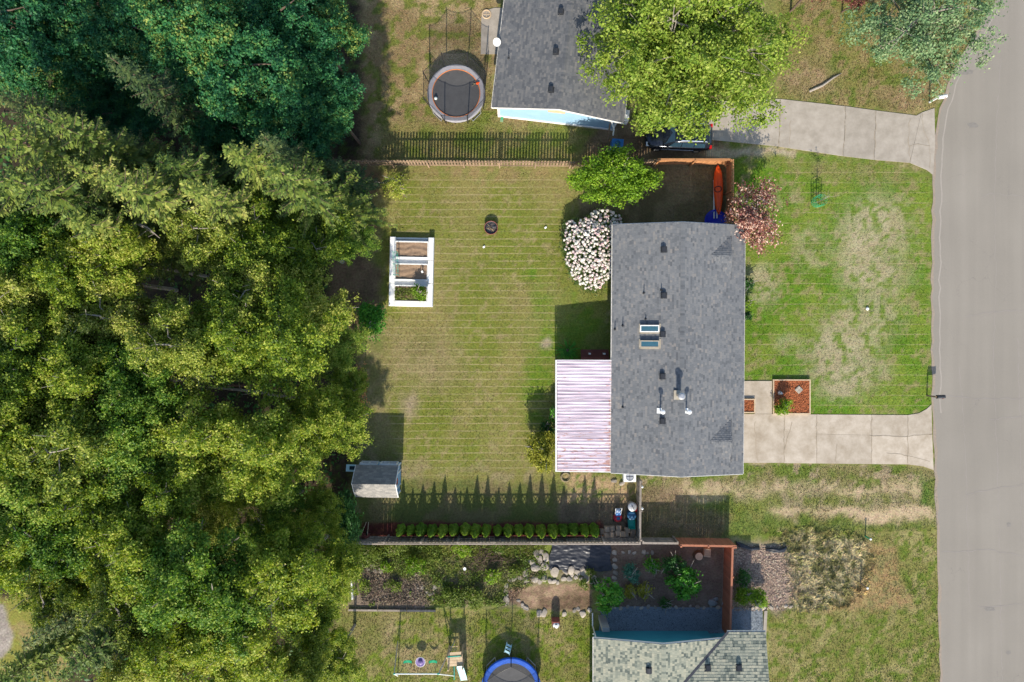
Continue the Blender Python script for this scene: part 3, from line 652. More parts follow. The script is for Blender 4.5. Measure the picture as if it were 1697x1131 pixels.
tufts('corner_grass', [[(1290,-20),(1640,-20),(1600,80),(1560,160),(1545,180),(1500,186),(1292,162)]], 12000, .075, .035, 5, 1.1)
tufts('south_lawn_grass', [[(1275,885),(1552,885),(1558,1160),(1275,1160)]], 17000, .06, .04, 6, 1.4, [[(1214,900),(1310,900),(1310,1010),(1214,1010)]], .8)
tufts('play_lawn_grass', [[(565,1012),(985,1018),(985,1160),(565,1160)]], 14000, .06, .04, 7, 1.3, [], .8)
tufts('matted_dry_grass', [[(1292,882),(1350,872),(1428,884),(1452,930),(1436,985),(1400,1008),(1316,1016),(1300,960)]], 4200, .16, .05, 9, 1.1, [], 1.6, 3, flow=True)
tufts('rough_grass', [[(585,902),(905,902),(900,950),(840,1000),(720,1005),(600,1000)]], 8000, .2, .045, 10, 1.15, [], 1.0, 3)
tufts('yard_grass', [[(1080,272),(1205,272),(1205,372),(1030,372),(1040,350)]], 4500, .06, .03, 12, 1.05, [], .9)
# wood chips in the pink mulch bed
V = []; cc = []
pal = np.array([(.40,.29,.22), (.29,.20,.15), (.44,.36,.26), (.19,.14,.10), (.34,.24,.18)])
for i in range(5200):
    x, y = 1214+abs(rg.normal(0, 1))*62 if i % 2 else rg.uniform(1214, 1306), rg.normal(957, 34);
    if y < 904 or y > 1012 or (x > 1300 and rg.rand() < .5): continue
    cx, cy = P(x, y); s = rg.uniform(.03, .075); a = rg.uniform(0, 6.28)
    u = np.array([math.cos(a), math.sin(a), rg.uniform(-.5, .5)])*s; v = np.array([-math.sin(a), math.cos(a), rg.uniform(-.6, .6)])*s*.4
    c = np.array([cx, cy, .02+rg.uniform(0, .03)]); V.append([c-u-v, c+u-v, c+u+v, c-u+v]); cc.append(pal[rg.randint(5)]*rg.uniform(.8, 1.1))
tag(link_mesh('mulch_chips', np_quads('mulch_chips', np.array(V), col=np.array(cc)), M['blade']), kind='stuff')

# ------------------------------------------------------------ houses
def shingles(name, m, parent, O, U, Vv, L, Wd, rs, expo=.142, tab=.31, keep=None, lift=.014):
    """courses of lapped tabs on a roof plane: O eave corner, U along the eave, Vv up the slope"""
    O = np.array(O, float); U = np.array(U, float); Vv = np.array(Vv, float); Nn = np.cross(U, Vv); Nn /= np.linalg.norm(Nn)
    if Nn[2] < 0: Nn = -Nn
    vs = []; fs = []
    nc = int(math.ceil(Wd/expo))
    for c in range(nc):
        v0 = c*expo-.01; v1 = min((c+1)*expo+.02, Wd)
        u = -rs.uniform(0, tab)
        while u < L:
            w = tab*rs.uniform(.55, 1.25); a, b = max(u, 0)+.003, min(u+w, L)-.003; u += w
            if b-a < .03: continue
            if keep is not None and not keep((a+b)/2, (v0+v1)/2): continue
            l = lift*rs.uniform(.7, 1.6); vv = v0+rs.uniform(-.008, .008)
            k = len(vs)
            for uu, vq, z in ((a, vv, .004), (b, vv, .004), (a, vv, l+.004), (b, vv, l+.004), (b, v1, .004), (a, v1, .004)):
                vs.append(tuple(O+U*uu+Vv*vq+Nn*z))
            fs += [(k, k+1, k+3, k+2), (k+2, k+3, k+4, k+5), (k+1, k+4, k+3), (k, k+2, k+5)]
    me = bpy.data.meshes.new(name); me.from_pydata(vs, [], fs); me.update()
    return tag(link_mesh(name, me, m, parent), kind='stuff')

def gable_house(name, label, cx, cy, w, l, eave, ridge, rz, wallm, roofm, over=.45, gover=.35, expo=.142, tab=.31, seed=1, gut=True):
    root = thing(name, label, 'house', (cx, cy, 0), rz)
    hw, hl = w/2-over, l/2-gover; sl_ = (ridge-eave)/(w/2); we = eave+over*sl_-.06
    mb = MB()
    v = [(-hw,-hl,0),(hw,-hl,0),(hw,hl,0),(-hw,hl,0),(-hw,-hl,we),(hw,-hl,we),(hw,hl,we),(-hw,hl,we),(0,-hl,ridge-.09),(0,hl,ridge-.09)]
    mb.add(v, [(0,1,5,8,4),(1,2,6,5),(2,3,7,9,6),(3,0,4,7)]); mb.build('wall', wallm, root)
    rs = np.random.RandomState(seed)
    mb = MB()
    for s in (-1, 1):
        a = [(s*w/2,-l/2,eave),(0,-l/2,ridge),(0,l/2,ridge),(s*w/2,l/2,eave)]
        b_ = [(x, y, z-.10) for x, y, z in a]
        mb.add(a+b_, [(0,1,2,3),(4,5,6,7),(0,3,7,4),(0,1,5,4),(2,3,7,6)])
    roof = mb.build('roof', M['deck'], root)
    n = math.hypot(w/2, ridge-eave)
    return root, roof, rs, n, sl_

def finish_roof(root, roof, rs, n, w, l, eave, ridge, roofm, expo, tab, keepL=None, keepR=None, gut=('L', 'R')):
    hw = w/2
    shingles('shingles', roofm, roof, (-hw,-l/2,eave), (0,1,0), (hw/n,0,(ridge-eave)/n), l, n, rs, expo, tab, keepL)
    shingles('shingles', roofm, roof, (hw,-l/2,eave), (0,1,0), (-hw/n,0,(ridge-eave)/n), l, n, rs, expo, tab, keepR)
    # ridge caps
    vs = []; fs = []; y = -l/2; q = .15
    sl_ = (ridge-eave)/hw
    while y < l/2-.02:
        y1 = min(y+.2, l/2); k = len(vs); z = ridge+.02+rs.uniform(0, .008)
        vs += [(-q, y, z-q*sl_+.005), (0, y, z+.016), (q, y, z-q*sl_+.005), (-q, y1, z-q*sl_-.006), (0, y1, z+.003), (q, y1, z-q*sl_-.006)]
        fs += [(k, k+1, k+4, k+3), (k+1, k+2, k+5, k+4)]; y += .145
    me = bpy.data.meshes.new('ridge_caps'); me.from_pydata(vs, [], fs); me.update(); tag(link_mesh('ridge_caps', me, roofm, roof), kind='stuff')
    for side in gut:
        s = -1 if side == 'L' else 1
        mb = MB().box((s*(hw+.055), 0, eave-.13), (.016, l, .12)).box((s*(hw+.005), 0, eave-.14), (.014, l, .14)).box((s*(hw+.03), 0, eave-.19), (.06, l, .012))
        y = -l/2
        while y < l/2: mb.box((s*(hw+.03), y+.25, eave-.07), (.075, .03, .012)); y += .8
        mb.build('gutter', M['trim'], root)
    for s in (-1, 1):
        mb = MB(); y0, y1 = s*(l/2+.003), s*(l/2+.03)
        for t in (-1, 1):
            q = [(t*hw, y, z+dz) for y in (y0, y1) for z, dz in ((eave, -.19), (eave, -.02))]; w_ = [(0, y, z+dz) for y in (y0, y1) for z, dz in ((ridge, -.19), (ridge, -.02))]
            mb.add(q+w_, [(0,1,5,4),(2,6,7,3),(0,4,6,2),(1,3,7,5),(0,2,3,1)])
        mb.build('bargeboard', M['trim'], root)

def roof_vent(parent, loc, sl_, side, m=None):
    """square attic vent with a rounded hood, tilted to the roof plane"""
    mb = MB().box((0,0,.01), (.42,.42,.02)).box((0,0,.07), (.27,.29,.12))
    vs = []; fs = []; n = 6
    for i in range(n+1):
        t = math.pi*i/n; vs += [(-.17*math.cos(t), -.18, .12+.1*math.sin(t)), (-.17*math.cos(t), .18, .12+.1*math.sin(t))]
        if i: fs.append((2*i-2, 2*i, 2*i+1, 2*i-1))
    fs += [tuple(range(0, 2*n+2, 2)), tuple(range(1, 2*n+2, 2))[::-1]]
    mb.add(vs, fs)
    return mb.build('roof_vent', m or M['vent'], parent, loc=loc, rot=(0, math.atan(sl_)*side, 0))
def vent_pipe(parent, loc, h, r=.045, m=None, name='vent_pipe'):
    return MB().cyl((0,0,-.05), (0,0,h), r, n=8).lathe([(r*2.6, .0), (r*1.9, .05), (r*1.1, .1)], 10).build(name, m or M['vent'], parent, loc=loc)
def window(parent, c, w, h, nrm, depth=.06):
    """framed window on a wall; nrm 'x+','x-','y+','y-'"""
    f = MB(); p = MB(); t = .07
    def B(mb, u0, u1, z0, z1, d0, d1):
        s = 1 if nrm[1] == '+' else -1
        if nrm[0] == 'x': mb.box2((min(s*d0, s*d1), u0, z0), (max(s*d0, s*d1), u1, z1))
        else: mb.box2((u0, min(s*d0, s*d1), z0), (u1, max(s*d0, s*d1), z1))
    B(f, -w/2, w/2, -h/2, -h/2+t, 0, depth); B(f, -w/2, w/2, h/2-t, h/2, 0, depth)
    B(f, -w/2, -w/2+t, -h/2+t, h/2-t, 0, depth); B(f, w/2-t, w/2, -h/2+t, h/2-t, 0, depth); B(f, -t/3, t/3, -h/2+t, h/2-t, 0, depth*.8)
    fo = f.build('window', M['trim'], parent, loc=c)
    B(p, -w/2+t, w/2-t, -h/2+t, h/2-t, .004, .02); p.build('pane', M['glass'], fo)
    return fo

# main house
EV, RG = 2.7, 3.9
HW_, HL_ = 9.0, 16.95; MH = (11.31, -.555); MR = R(-.45)
house, roof, rs, n, SLM = gable_house('house', 'single storey house with slate grey shingle roof, two skylights and two small triangular roof dormers', *MH, HW_, HL_, EV, RG, MR, M['grey_wall'], M['roof_main'], seed=11)
def on_roof(px, py, up=0):
    h = 3.3
    for _ in range(5):
        x, y = P(px, py, h); dx, dy = x-MH[0], y-MH[1]
        lx = dx*math.cos(-MR)-dy*math.sin(-MR); ly = dx*math.sin(-MR)+dy*math.cos(-MR); h = RG-abs(lx)*SLM+up
    return lx, ly, h-up
finish_roof(house, roof, rs, n, HW_, HL_, EV, RG, M['roof_main'], .142, .24)
for px, py in ((1100,414),(1100,490),(1098,554),(1098,624),(1098,698)):
    x, y, z = on_roof(px, py); roof_vent(house, (x, y, z), SLM, -1 if x < 0 else 1)
for px, py, h in ((1067,486,.38),(1096,481,.3),(1032,540,.38),(1019,546,.4),(1032,675,.34),(1070,529,.2)):
    x, y, z = on_roof(px, py); vent_pipe(house, (x, y, z), h, .035)
# skylights: raised curb, pale frame, glass
for px, py, m in ((1077,545,'trim'), (1077,570.5,'flash')):
    x, y, z = on_roof(px, py)
    ww, dd, hh, t = 1.22, .48, .22, .07
    c = MB().box((0,0,hh/2-.05), (ww,dd,hh)).build('skylight', M['deck'], house, loc=(x, y, z), rot=(0, -math.atan(SLM), 0))
    f = MB().box((0,dd/2-t/2,hh-.03), (ww+.04,t,.05)).box((0,-dd/2+t/2,hh-.03), (ww+.04,t,.05)).box((ww/2-t/2+.02,0,hh-.03), (t,dd-2*t,.05)).box((-ww/2+t/2-.02,0,hh-.03), (t,dd-2*t,.05))
    f.build('frame', M[m], c)
    MB().box((0,0,hh-.035), (ww-t,dd-2*t,.03)).build('glass_pane', M['skyglass'], c)
    MB().box((0,-dd/2-.05,.03), (ww+.2,.10,.02)).box((ww/2+.06,0,.03), (.10,dd+.2,.02)).box((-ww/2-.06,0,.03), (.10,dd+.2,.02)).build('flashing', M['flash'], c)
# round flue and two capped pipes
x, y, z = on_roof(1124,655)
fl = MB().box((0,0,.06), (.62,.62,.10)).build('flue_base', M['flash'], house, loc=(x, y, z-.04))
MB().cyl((0,0,0), (0,0,.95), .15, n=16).build('flue', M['steel'], fl)
MB().lathe([(.14,.92),(.24,.93),(.25,1.0),(.20,1.06),(.1,1.09)], 18).ring((0,0,1.075), .13, .02, 18).build('flue_cap', M['steel'], fl)
for px, py in ((1094,681), (1137,681)):
    x, y, z = on_roof(px, py)
    q = MB().box((-.05,0,.02), (.36,.36,.03)).cyl((0,0,0), (0,0,.8), .055, n=10).build('capped_pipe', M['white'], house, loc=(x, y, z))
    MB().lathe([(.06,.78),(.15,.79),(.15,.9),(.05,.95)], 14).build('pipe_cap', M['white'], q)
# two small gable dormers on the street slope
for ax, ay, by, cy_ in ((1177,424,391,464), (1176,731,695,767)):
    X0, Y0, Z0 = on_roof(ax, ay); X1, Y1, Z1 = on_roof(1211, by); X2, Y2, Z2 = on_roof(1211, cy_)
    A = Vector((X0, Y0, Z0+.005)); B_ = Vector((X1, Y1, Z1+.005)); D_ = Vector((X1, Y2, Z1+.005)); T = Vector((X1, Y0, Z0+.005))
    dm = MB().add([A, B_, T, D_], [(0,2,1),(0,3,2),(1,2,3)]).build('dormer', M['deck'], house)
    for q, (E, nm) in enumerate(((B_, 0), (D_, 1))):
        # slope planes: eave runs up the valley, courses run along the ridge direction
        up = (A-T); run = Vector((1, 0, 0)) 
        fall = (T-E); Wd = fall.length; vdir = fall.normalized(); L_ = (T-A).length
        def kp(u, v, L_=L_, Wd=Wd): return u > L_*(1-v/Wd)*1.0
        shingles('shingles', M['roof_main'], dm, E-run*L_, run, vdir, L_, Wd, rs, .142, .13, kp, .016)
    MB().box(((X1+.03), (Y1+Y2)/2, Z1+.0), (.03, abs(Y1-Y2), .06)).build('dormer_sill', M['deck'], dm)
hx, hy = HW_/2-.45, HL_/2-.35
for yy, w_ in ((5.6,1.8), (2.0,1.5), (-1.0,1.2)): window(house, (hx, yy, 1.5), w_, 1.2, 'x+')
for yy, w_ in ((6.6,1.5), (3.2,1.2)): window(house, (-hx, yy, 1.5), w_, 1.1, 'x-')
window(house, (-1.5, hy, 1.5), 1.4, 1.1, 'y+'); window(house, (1.8, -hy, 1.5), 1.2, 1.1, 'y-')
dd = MB().box((hx+.03, -2.7, 1.03), (.06,.95,2.06)).build('front_door', M['rust_red'], house); MB().box((hx+.08,-3.05,1.0), (.05,.05,.14)).build('handle', M['steel'], dd)
MB().box((hx+.03,-6.0,1.08), (.06,4.2,2.15)).build('garage_door', M['white'], house)
# heat pump by the south wall
x, y = P(1043, 789, .5)
hp = thing('heat_pump', 'white boxy heat pump with round fan grille at the south wall of the main house', 'heat pump', (x, y-.02, 0), 0)
MB().box((0,0,.33), (.84,.72,.66)).box((0,0,.675), (.88,.76,.03)).build('casing', M['white'], hp)
MB().ring((0,-.02,.70), .27, .03, 24).cyl((0,-.02,.69), (0,-.02,.695), .25, n=24).build('fan_grille', M['steel'], hp)
MB().box((0,0,.71), (.5,.03,.012)).box((0,-.02,.712), (.03,.5,.012)).build('fan_guard', M['vent'], hp)

# north house
NR = R(-6.8)
u_ = Vector((math.cos(NR), math.sin(NR))); v_ = Vector((-math.sin(NR), math.cos(NR)))
NC = Vector((-1.38, 15.97))+u_*4.53+v_*8.5
NW_, NL_ = 9.06, 17.0
nh, nroof, rs, n, SLN = gable_house('house', 'light blue house with charcoal shingle roof beside the trampoline at the top edge', NC.x, NC.y, NW_, NL_, 2.6, 3.85, NR, M['blue_wall'], M['roof_north'], over=.4, gover=.28, seed=12)
finish_roof(nh, nroof, rs, n, NW_, NL_, 2.6, 3.85, M['roof_north'], .142, .24)
def loc_of(c, rz, px, py, h):
    x, y = P(px, py, h); dx, dy = x-c[0], y-c[1]
    return dx*math.cos(-rz)-dy*math.sin(-rz), dx*math.sin(-rz)+dy*math.cos(-rz)
for px, py in ((930,20),(921.5,86),(913.5,149)):
    x, y = loc_of(NC, NR, px, py, 3.7); roof_vent(nh, (x, y, 3.85-abs(x)*SLN), SLN, -1)
x, y = loc_of(NC, NR, 843, 95, 3); vent_pipe(nh, (x, y, 3.85-abs(x)*SLN), .4, .035)
hw2, hl2 = NW_/2-.4, NL_/2-.28
MB().box((-.1,-hl2-.05,2.9), (1.35,.1,.10)).box((-.1,-hl2-.04,2.6), (1.2,.06,.5)).build('gable_vent', M['frame_wood'], nh)
MB().box((-hw2+.02,-hl2-.03,1.3), (.16,.10,2.6)).box((hw2-.02,-hl2-.03,1.3), (.14,.1,2.6)).box((0,-hl2-.04,.12), (8.1,.06,.22)).build('corner_board', M['trim'], nh)
window(nh, (-hw2, -5, 1.5), 1.6, 1.1, 'x-'); window(nh, (-hw2, -1, 1.5), 1.2, 1.1, 'x-'); window(nh, (hw2, -5, 1.5), 1.4, 1.1, 'x+')
x, y = loc_of(NC, NR, 1039, 195, 1.2)
MB().box((x-.1, y, 1.2), (.36,.75,.9)).build('meter_box', M['white'], nh)
MB().tube([(hw2-.45,-hl2-.08,2.5),(hw2-.3,-hl2-.25,2.0),(hw2-.1,-hl2-.45,1.6),(hw2-.05,-hl2-.75,1.15)], .05, 8).build('downspout', M['trim'], nh)
dsh = MB().tube([(-hw2,-4.0,2.35),(-hw2-.45,-4.05,2.55)], .02, 6).build('dish_arm', M['steel'], nh)
MB().lathe([(.02,0),(.16,.02),(.27,.07),(.28,.075),(.16,.035),(.02,.015)], 18).build('satellite_dish', M['white'], dsh, loc=(-hw2-.55,-4.05,2.62), rot=(.5,-.3,0))

# south house: main gable and a wing that meets it in a valley
SE, SRG = 3.4, 4.35
x0 = P(984, 1058, SE)[0]; xr = P(1100, 1063, SRG)[0]; hw3 = xr-x0; yN = P(1000, 1058, SE)[1]
L3 = 16.0; SC_ = (xr, yN-L3/2)
sh, sroof, rs, n, SLS = gable_house('house', 'teal house with pale shingle roof and dark valley line at the bottom edge', *SC_, 2*hw3, L3, SE, SRG, 0, M['teal_wall'], M['roof_south'], over=.4, gover=.92, seed=13)
yW = P(1230, 1048, SE)[1]-yN+L3/2          # wing eave, local y
xE = P(1269, 1090, SE)[0]-xr               # wing east gable, local x
def keepR(u, v): return (hw3-v*hw3/n) < hw3-.02 and (-L3/2+u) > (yW-v*hw3/n)-.0 or (-L3/2+u) < yW-2*hw3+v*hw3/n
finish_roof(sh, sroof, rs, n, 2*hw3, L3, SE, SRG, M['roof_south'], .16, .19, None, keepR, gut=('L',))
# wing roof planes
yR = yW-hw3; xv0 = hw3
mb = MB().add([(xv0,yW,SE),(xE,yW,SE),(xE,yR,SRG),(0,yR,SRG),(xv0,yW,SE-.1),(xE,yW,SE-.1),(xE,yR,SRG-.1),(0,yR,SRG-.1)], [(0,1,2,3),(4,5,6,7),(0,1,5,4),(1,2,6,5)])
mb.add([(xv0,yR-hw3,SE),(xE,yR-hw3,SE),(xE,yR,SRG),(0,yR,SRG)], [(0,1,2,3)])
wing = mb.build('wing_roof', M['deck'], sh)
shingles('shingles', M['roof_south'], wing, (0,yW,SE), (1,0,0), (0,-hw3/n,(SRG-SE)/n), xE, n, rs, .19, .2, lambda u, v: u > hw3*(1-v/n))
shingles('shingles', M['roof_south'], wing, (0,yR-hw3,SE), (1,0,0), (0,hw3/n,(SRG-SE)/n), xE, n, rs, .19, .2, lambda u, v: u > hw3*(1-v/n))
a = Vector((hw3+.02, yW+.02, SE+.012)); b = Vector((0, yR, SRG+.012))
mb = MB(); dv = (b-a).normalized(); sd = Vector((dv.y, -dv.x, 0)).normalized()*.085
mb.add([a-sd+Vector((0,0,.02)), a+sd+Vector((0,0,.02)), b+sd+Vector((0,0,.03)), b-sd+Vector((0,0,.03))], [(0,1,2,3)]).build('valley_flashing', M['edging'], sh)
MB().box(((xv0+xE)/2, yW+.06, SE-.1), (xE-xv0,.016,.13)).box(((xv0+xE)/2, yW+.03, SE-.16), (xE-xv0,.06,.012)).box(((xv0+xE)/2, yW+.005, SE-.11), (xE-xv0,.014,.13)).build('gutter', M['trim'], sh)
hw3w = hw3-.4; MB().box2((hw3w-.4, yR-hw3+.4, 0), (xE-.3, yW-1.5, SE+.3)).build('wing_wall', M['teal_wall'], sh)
window(sh, (2.5, L3/2-.92, 2.5), 1.6, .8, 'y+'); window(sh, (-hw3w, 3, 1.7), 1.4, 1.1, 'x-'); window(sh, (xE-.3, yR, 1.7), 1.5, 1.1, 'x+')
x, y = loc_of(SC_, 0, 1077, 1115, 4.5); roof_vent(sh, (x, y, SRG-abs(x)*SLS), SLS, -1)
for px in (1176, 1228):
    x, y = loc_of(SC_, 0, px, 1112, 4.3); o = roof_vent(sh, (x, y, SE+(yW-y)*SLS), 0, 1); o.rotation_euler = (-math.atan(SLS), 0, 0)
x, y = loc_of(SC_, 0, 1006, 1046, 2.4); MB().box((x-.05, y, 1.1), (.5,.3,2.2)).build('utility_cabinet', M['steel'], sh)
MB().tube([(-hw3w-.1, L3/2-.5, 3.2), (-hw3w-.1, L3/2-.5, .2), (-hw3w-.1, L3/2+.4, .1)], .045, 6).build('downspout', M['trim'], sh)
MB().box((hw3-.35, L3/2-.6, 3.0), (.22,.12,.4)).build('porch_light', M['steel'], sh)

# ------------------------------------------------------------ patio cover
zt, zl = 2.62, 2.36
x0_, y1_ = P(923, 598, zl); x1_, y0_ = P(1017, 782, zt)
pc = thing('patio_cover', 'pale pinkish ribbed metal patio cover with rust along the house side', 'patio cover', ((x0_+x1_)/2, (y0_+y1_)/2, 0), 0)
pw, pl = x1_-x0_, y1_-y0_; nsh = 11; shw = pl/nsh
def rib_sheet(j):
    y = -shw/2; prof = []
    nr = 3; pr = shw/nr
    for i in range(nr):
        b0 = y+i*pr
        for f, z in ((0,0),(.5,0),(.6,.018),(.76,.018),(.86,0)): prof.append((b0+f*pr, z))
    prof.append((shw/2+.03, .004))
    mb = MB(); vs = []; fs = []; nx_ = 6
    for i in range(nx_+1):
        t = i/nx_; x = -pw/2+pw*t; z0 = zl+(zt-zl)*t
        for yy, z in prof: vs.append((x, yy, z0+z+j.uniform(-.004, .004)))
    k = len(prof)
    for i in range(nx_):
        for q in range(k-1): fs.append((i*k+q, (i+1)*k+q, (i+1)*k+q+1, i*k+q+1))
    return mb.add(vs, fs)
for i in range(nsh):
    o = rib_sheet(random.Random(i)).build('roof_sheet', M['patio'], pc); o.location = (random.uniform(-.03, .03), -pl/2+shw*(i+.5), .004*(i % 2))
    o.data.transform(Matrix.Translation((0, -pl/2+shw*(i+.5), 0))); o.location.y = 0
MB().box((-pw/2-.06, 0, zl-.05), (.10, pl+.1, .12)).build('gutter', M['trim'], pc)
for s in (-1, 1): MB().box((0, s*(pl/2+.03), (zl+zt)/2-.08), (pw, .05, .16), ry=-math.atan((zt-zl)/pw)).build('fascia', M['trim'], pc)
for yy in (-pl/2+.1, 0, pl/2-.1): MB().box((-pw/2+.12, yy, zl/2-.05), (.1,.1,zl-.1)).build('post', M['white'], pc)
for k in range(5): MB().box((0, -pl/2+.4+k*(pl-.8)/4, (zl+zt)/2-.11), (pw-.1,.05,.13), ry=-math.atan((zt-zl)/pw)).build('rafter', M['white'], pc)
MB().box((.05, 0, .09), (pw-.5, pl-.2, .18)).build('patio_floor', M['concrete2'], pc)
# red-brown steps at its north end
x, y = P(985, 592)
st = thing('wooden_steps', 'red brown wooden steps with two white posts at the shaded north end of the patio', 'steps', (x, y, 0), 0)
for k, (dy, z) in enumerate(((.42,.14),(.16,.28),(-.1,.42))): MB().box((0,dy,z), (2.0,.25,.05)).build('tread', M['terracotta'], st)
MB().box((0,.1,.08), (1.9,.75,.1)).build('stringer', M['terracotta'], st)
for dx in (-.42, .62): MB().box((dx,.25,.5), (.11,.11,1.0)).build('post', M['white'], st)
MB().box((-1.6,-.25,.35), (1.3,.06,.10)).box((1.3,-.25,.35), (.9,.06,.10)).build('rail', M['white'], st)
# ------------------------------------------------------------ fences: every picket or board is a part
def fence(name, label, p0, p1, h, bw, gap, m, post_every=2.5, cat='fence', rails=(.3, .8), lattice=0, board_top=None, side=1, group=None, cap=False, seed=1, postm=None, wob=.012):
    r = random.Random(seed)
    a = Vector(P(*p0)); b = Vector(P(*p1)); L_ = (b-a).length; ang = math.atan2(b.y-a.y, b.x-a.x)
    root = thing(name, label, cat, (a.x, a.y, 0), ang, group)
    bt = board_top or h
    proto = None; x = bw/2
    while x < L_:
        if proto is None:
            proto = MB().box((0, 0, bt/2+.02), (bw, .02, bt-.04)).build('picket' if gap > .03 else 'board', m, root); o = proto
        else: o = share(proto, root)
        o.location = (x, r.uniform(-.004, .004), r.uniform(-.02, .015)); o.rotation_euler = (r.uniform(-wob, wob), r.uniform(-wob, wob), r.uniform(-.03, .03))
        x += bw+gap
    rp = None; n = max(1, round(L_/post_every)); seg = L_/n
    for k in range(n):
        for f in rails:
            z = f*bt
            if rp is None: rp = MB().box((seg/2, side*.035, 0), (seg-.01, .045, .09)).build('rail', m, root); o = rp
            else: o = share(rp, root)
            o.location = (k*seg, 0, z+r.uniform(-.01, .01))
    pp = None
    for k in range(n+1):
        if pp is None: pp = MB().box((0, side*.11, (h+.03)/2), (.1, .1, h+.03)).box((0, side*.11, h+.04), (.115, .115, .02)).build('post', postm or m, root); o = pp
        else: o = share(pp, root)
        o.location = (min(max(k*seg, .06), L_-.06), 0, r.uniform(-.02, .02))
    if lattice:
        lt = None
        for k in range(n):
            if lt is None:
                mb = MB(); z0 = h-lattice+.03; z1 = h-.03; d = z1-z0; x = -d
                while x < seg:
                    for s, y in ((1, .012), (-1, -.012)):
                        xa, xb = (x, x+d) if s > 0 else (x+d, x); za, zb = z0, z1
                        if min(xa, xb) < 0 or max(xa, xb) > seg:
                            continue
                        c = ((xa+xb)/2, y, (za+zb)/2); mb.box(c, (d*1.414, .008, .045), ry=-s*math.pi/4)
                    x += .25
                lt = mb.build('lattice', m, root); o = lt; tag(o, kind='stuff')
            else: o = share(lt, root)
            o.location = (k*seg, 0, 0)
        cp = None
        for k in range(n):
            if cp is None: cp = MB().box((seg/2, 0, h), (seg-.008, .09, .04)).box((seg/2, 0, bt+.01), (seg-.008, .05, .05)).build('cap_rail', m, root); o = cp
            else: o = share(cp, root)
            o.location = (k*seg, 0, r.uniform(-.006, .006))
    elif cap:
        for k in range(n): MB().box((k*seg+seg/2, side*.03, h), (seg-.008, .14, .035)).build('cap_rail', m, root)
    return root

fence('picket_fence', 'weathered brown picket fence with gaps along the north edge of the back lawn', (536, 274), (945, 276.5), 1.5, .135, .085, M['old_wood'], 2.7, rails=(.22, .80), side=-1, seed=3)
fence('picket_fence', 'short stretch of brown picket fence behind the round green shrub', (947, 276.5), (1082, 273), 1.5, .135, .06, M['old_wood'], 2.7, rails=(.22, .80), side=-1, seed=4)
fence('cedar_fence', 'orange cedar fence along the north side of the shaded dog yard', (1083, 273), (1203, 273), 1.5, .14, .012, M['cedar'], 2.4, rails=(.2, .8), side=-1, seed=5, cap=True)
fence('cedar_fence', 'orange cedar fence at the street side of the dog yard behind the orange kayak', (1203.5, 274), (1203.5, 372), 1.6, .14, .012, M['cedar'], 2.4, rails=(.2, .8), side=-1, seed=6, lattice=.4, board_top=1.2)
fence('lattice_fence', 'brown board fence with lattice top behind the arborvitae row', (586, 889.5), (1054, 889.5), 1.86, .145, .006, M['grey_wood'], 2.45, rails=(.1, .45, .74), side=1, lattice=.42, board_top=1.42, seed=7)
fence('board_fence', 'short grey capped board fence between the brown fence and the orange one', (1058, 891), (1116, 891.5), 1.5, .145, .006, M['grey_wood'], 2.4, side=1, cap=True, seed=8)
fence('red_fence', 'orange red board fence along the north side of the planted garden', (1117, 891), (1207, 892.5), 1.85, .14, .006, M['redcedar'], 2.2, side=-1, cap=True, seed=9)
fence('red_fence', 'orange red board fence running down the street side of the planted garden', (1200, 894), (1196, 1040), 1.85, .14, .006, M['redcedar'], 2.3, side=1, cap=True, seed=10)
fence('gate_fence', 'narrow tan board fence with white post caps between house and block pile', (1055, 791), (1054, 888), 1.4, .14, .006, M['grey_wood'], 2.0, side=1, cap=True, seed=11)
for px, py in ((1058, 800), (1058, 835)):
    x, y = P(px, py)
    t = thing('gate_post', 'white capped gate post %s' % ('nearest the heat pump' if py == 800 else 'beside the grey lidded bin'), 'post', (x, y, 0), 0, 'white capped gate posts')
    MB().box((0,0,.75), (.09,.09,1.5)).build('shaft', M['trim'], t); MB().lathe([(.09,1.5),(.1,1.53),(.03,1.6)], 4).build('cap', M['white'], t)

# ------------------------------------------------------------ raised bed on the back lawn
a = P(645, 393, .4); b = P(718, 508, .4)
cx, cy = (a[0]+b[0])/2, (a[1]+b[1])/2; bw_, bl = abs(b[0]-a[0]), abs(b[1]-a[1])
rb = thing('raised_bed', 'long whitewashed raised bed with three compartments on the back lawn', 'raised bed', (cx, cy, 0), R(-1.2))
t = .40; hh = .42
def blk(name, c, d, bev=.05):
    x, y, z = d[0]/2, d[1]/2, d[2]; mb = MB()
    prof = [(x, y, 0), (x, y, z-bev), (x-bev*.6, y-bev*.6, z)]; vs = []
    for q in prof: vs += [(-q[0], -q[1], q[2]), (q[0], -q[1], q[2]), (q[0], q[1], q[2]), (-q[0], q[1], q[2])]
    fs = [(0,3,2,1), (8,9,10,11)]
    for i in range(2):
        for k in range(4): fs.append((i*4+k, i*4+(k+1) % 4, (i+1)*4+(k+1) % 4, (i+1)*4+k))
    mb.add(vs, fs); return mb.build(name, M['bed_white'], rb, loc=c)
for s in (-1, 1):
    for k in range(3):
        blk('side_wall', (s*(bw_/2-t/2), -bl/2+bl/6+k*bl/3, 0), (t-.01, bl/3-.012, hh))
blk('end_wall', (0, -bl/2+t*.4, 0), (bw_-2*t, t*.8, hh)); blk('end_wall', (0, bl/2-t*.18, 0), (bw_-2*t, t*.36, hh-.28))
iw = bw_-2*t
def yb(py): return bl/2-(py-393)/(508-393)*bl
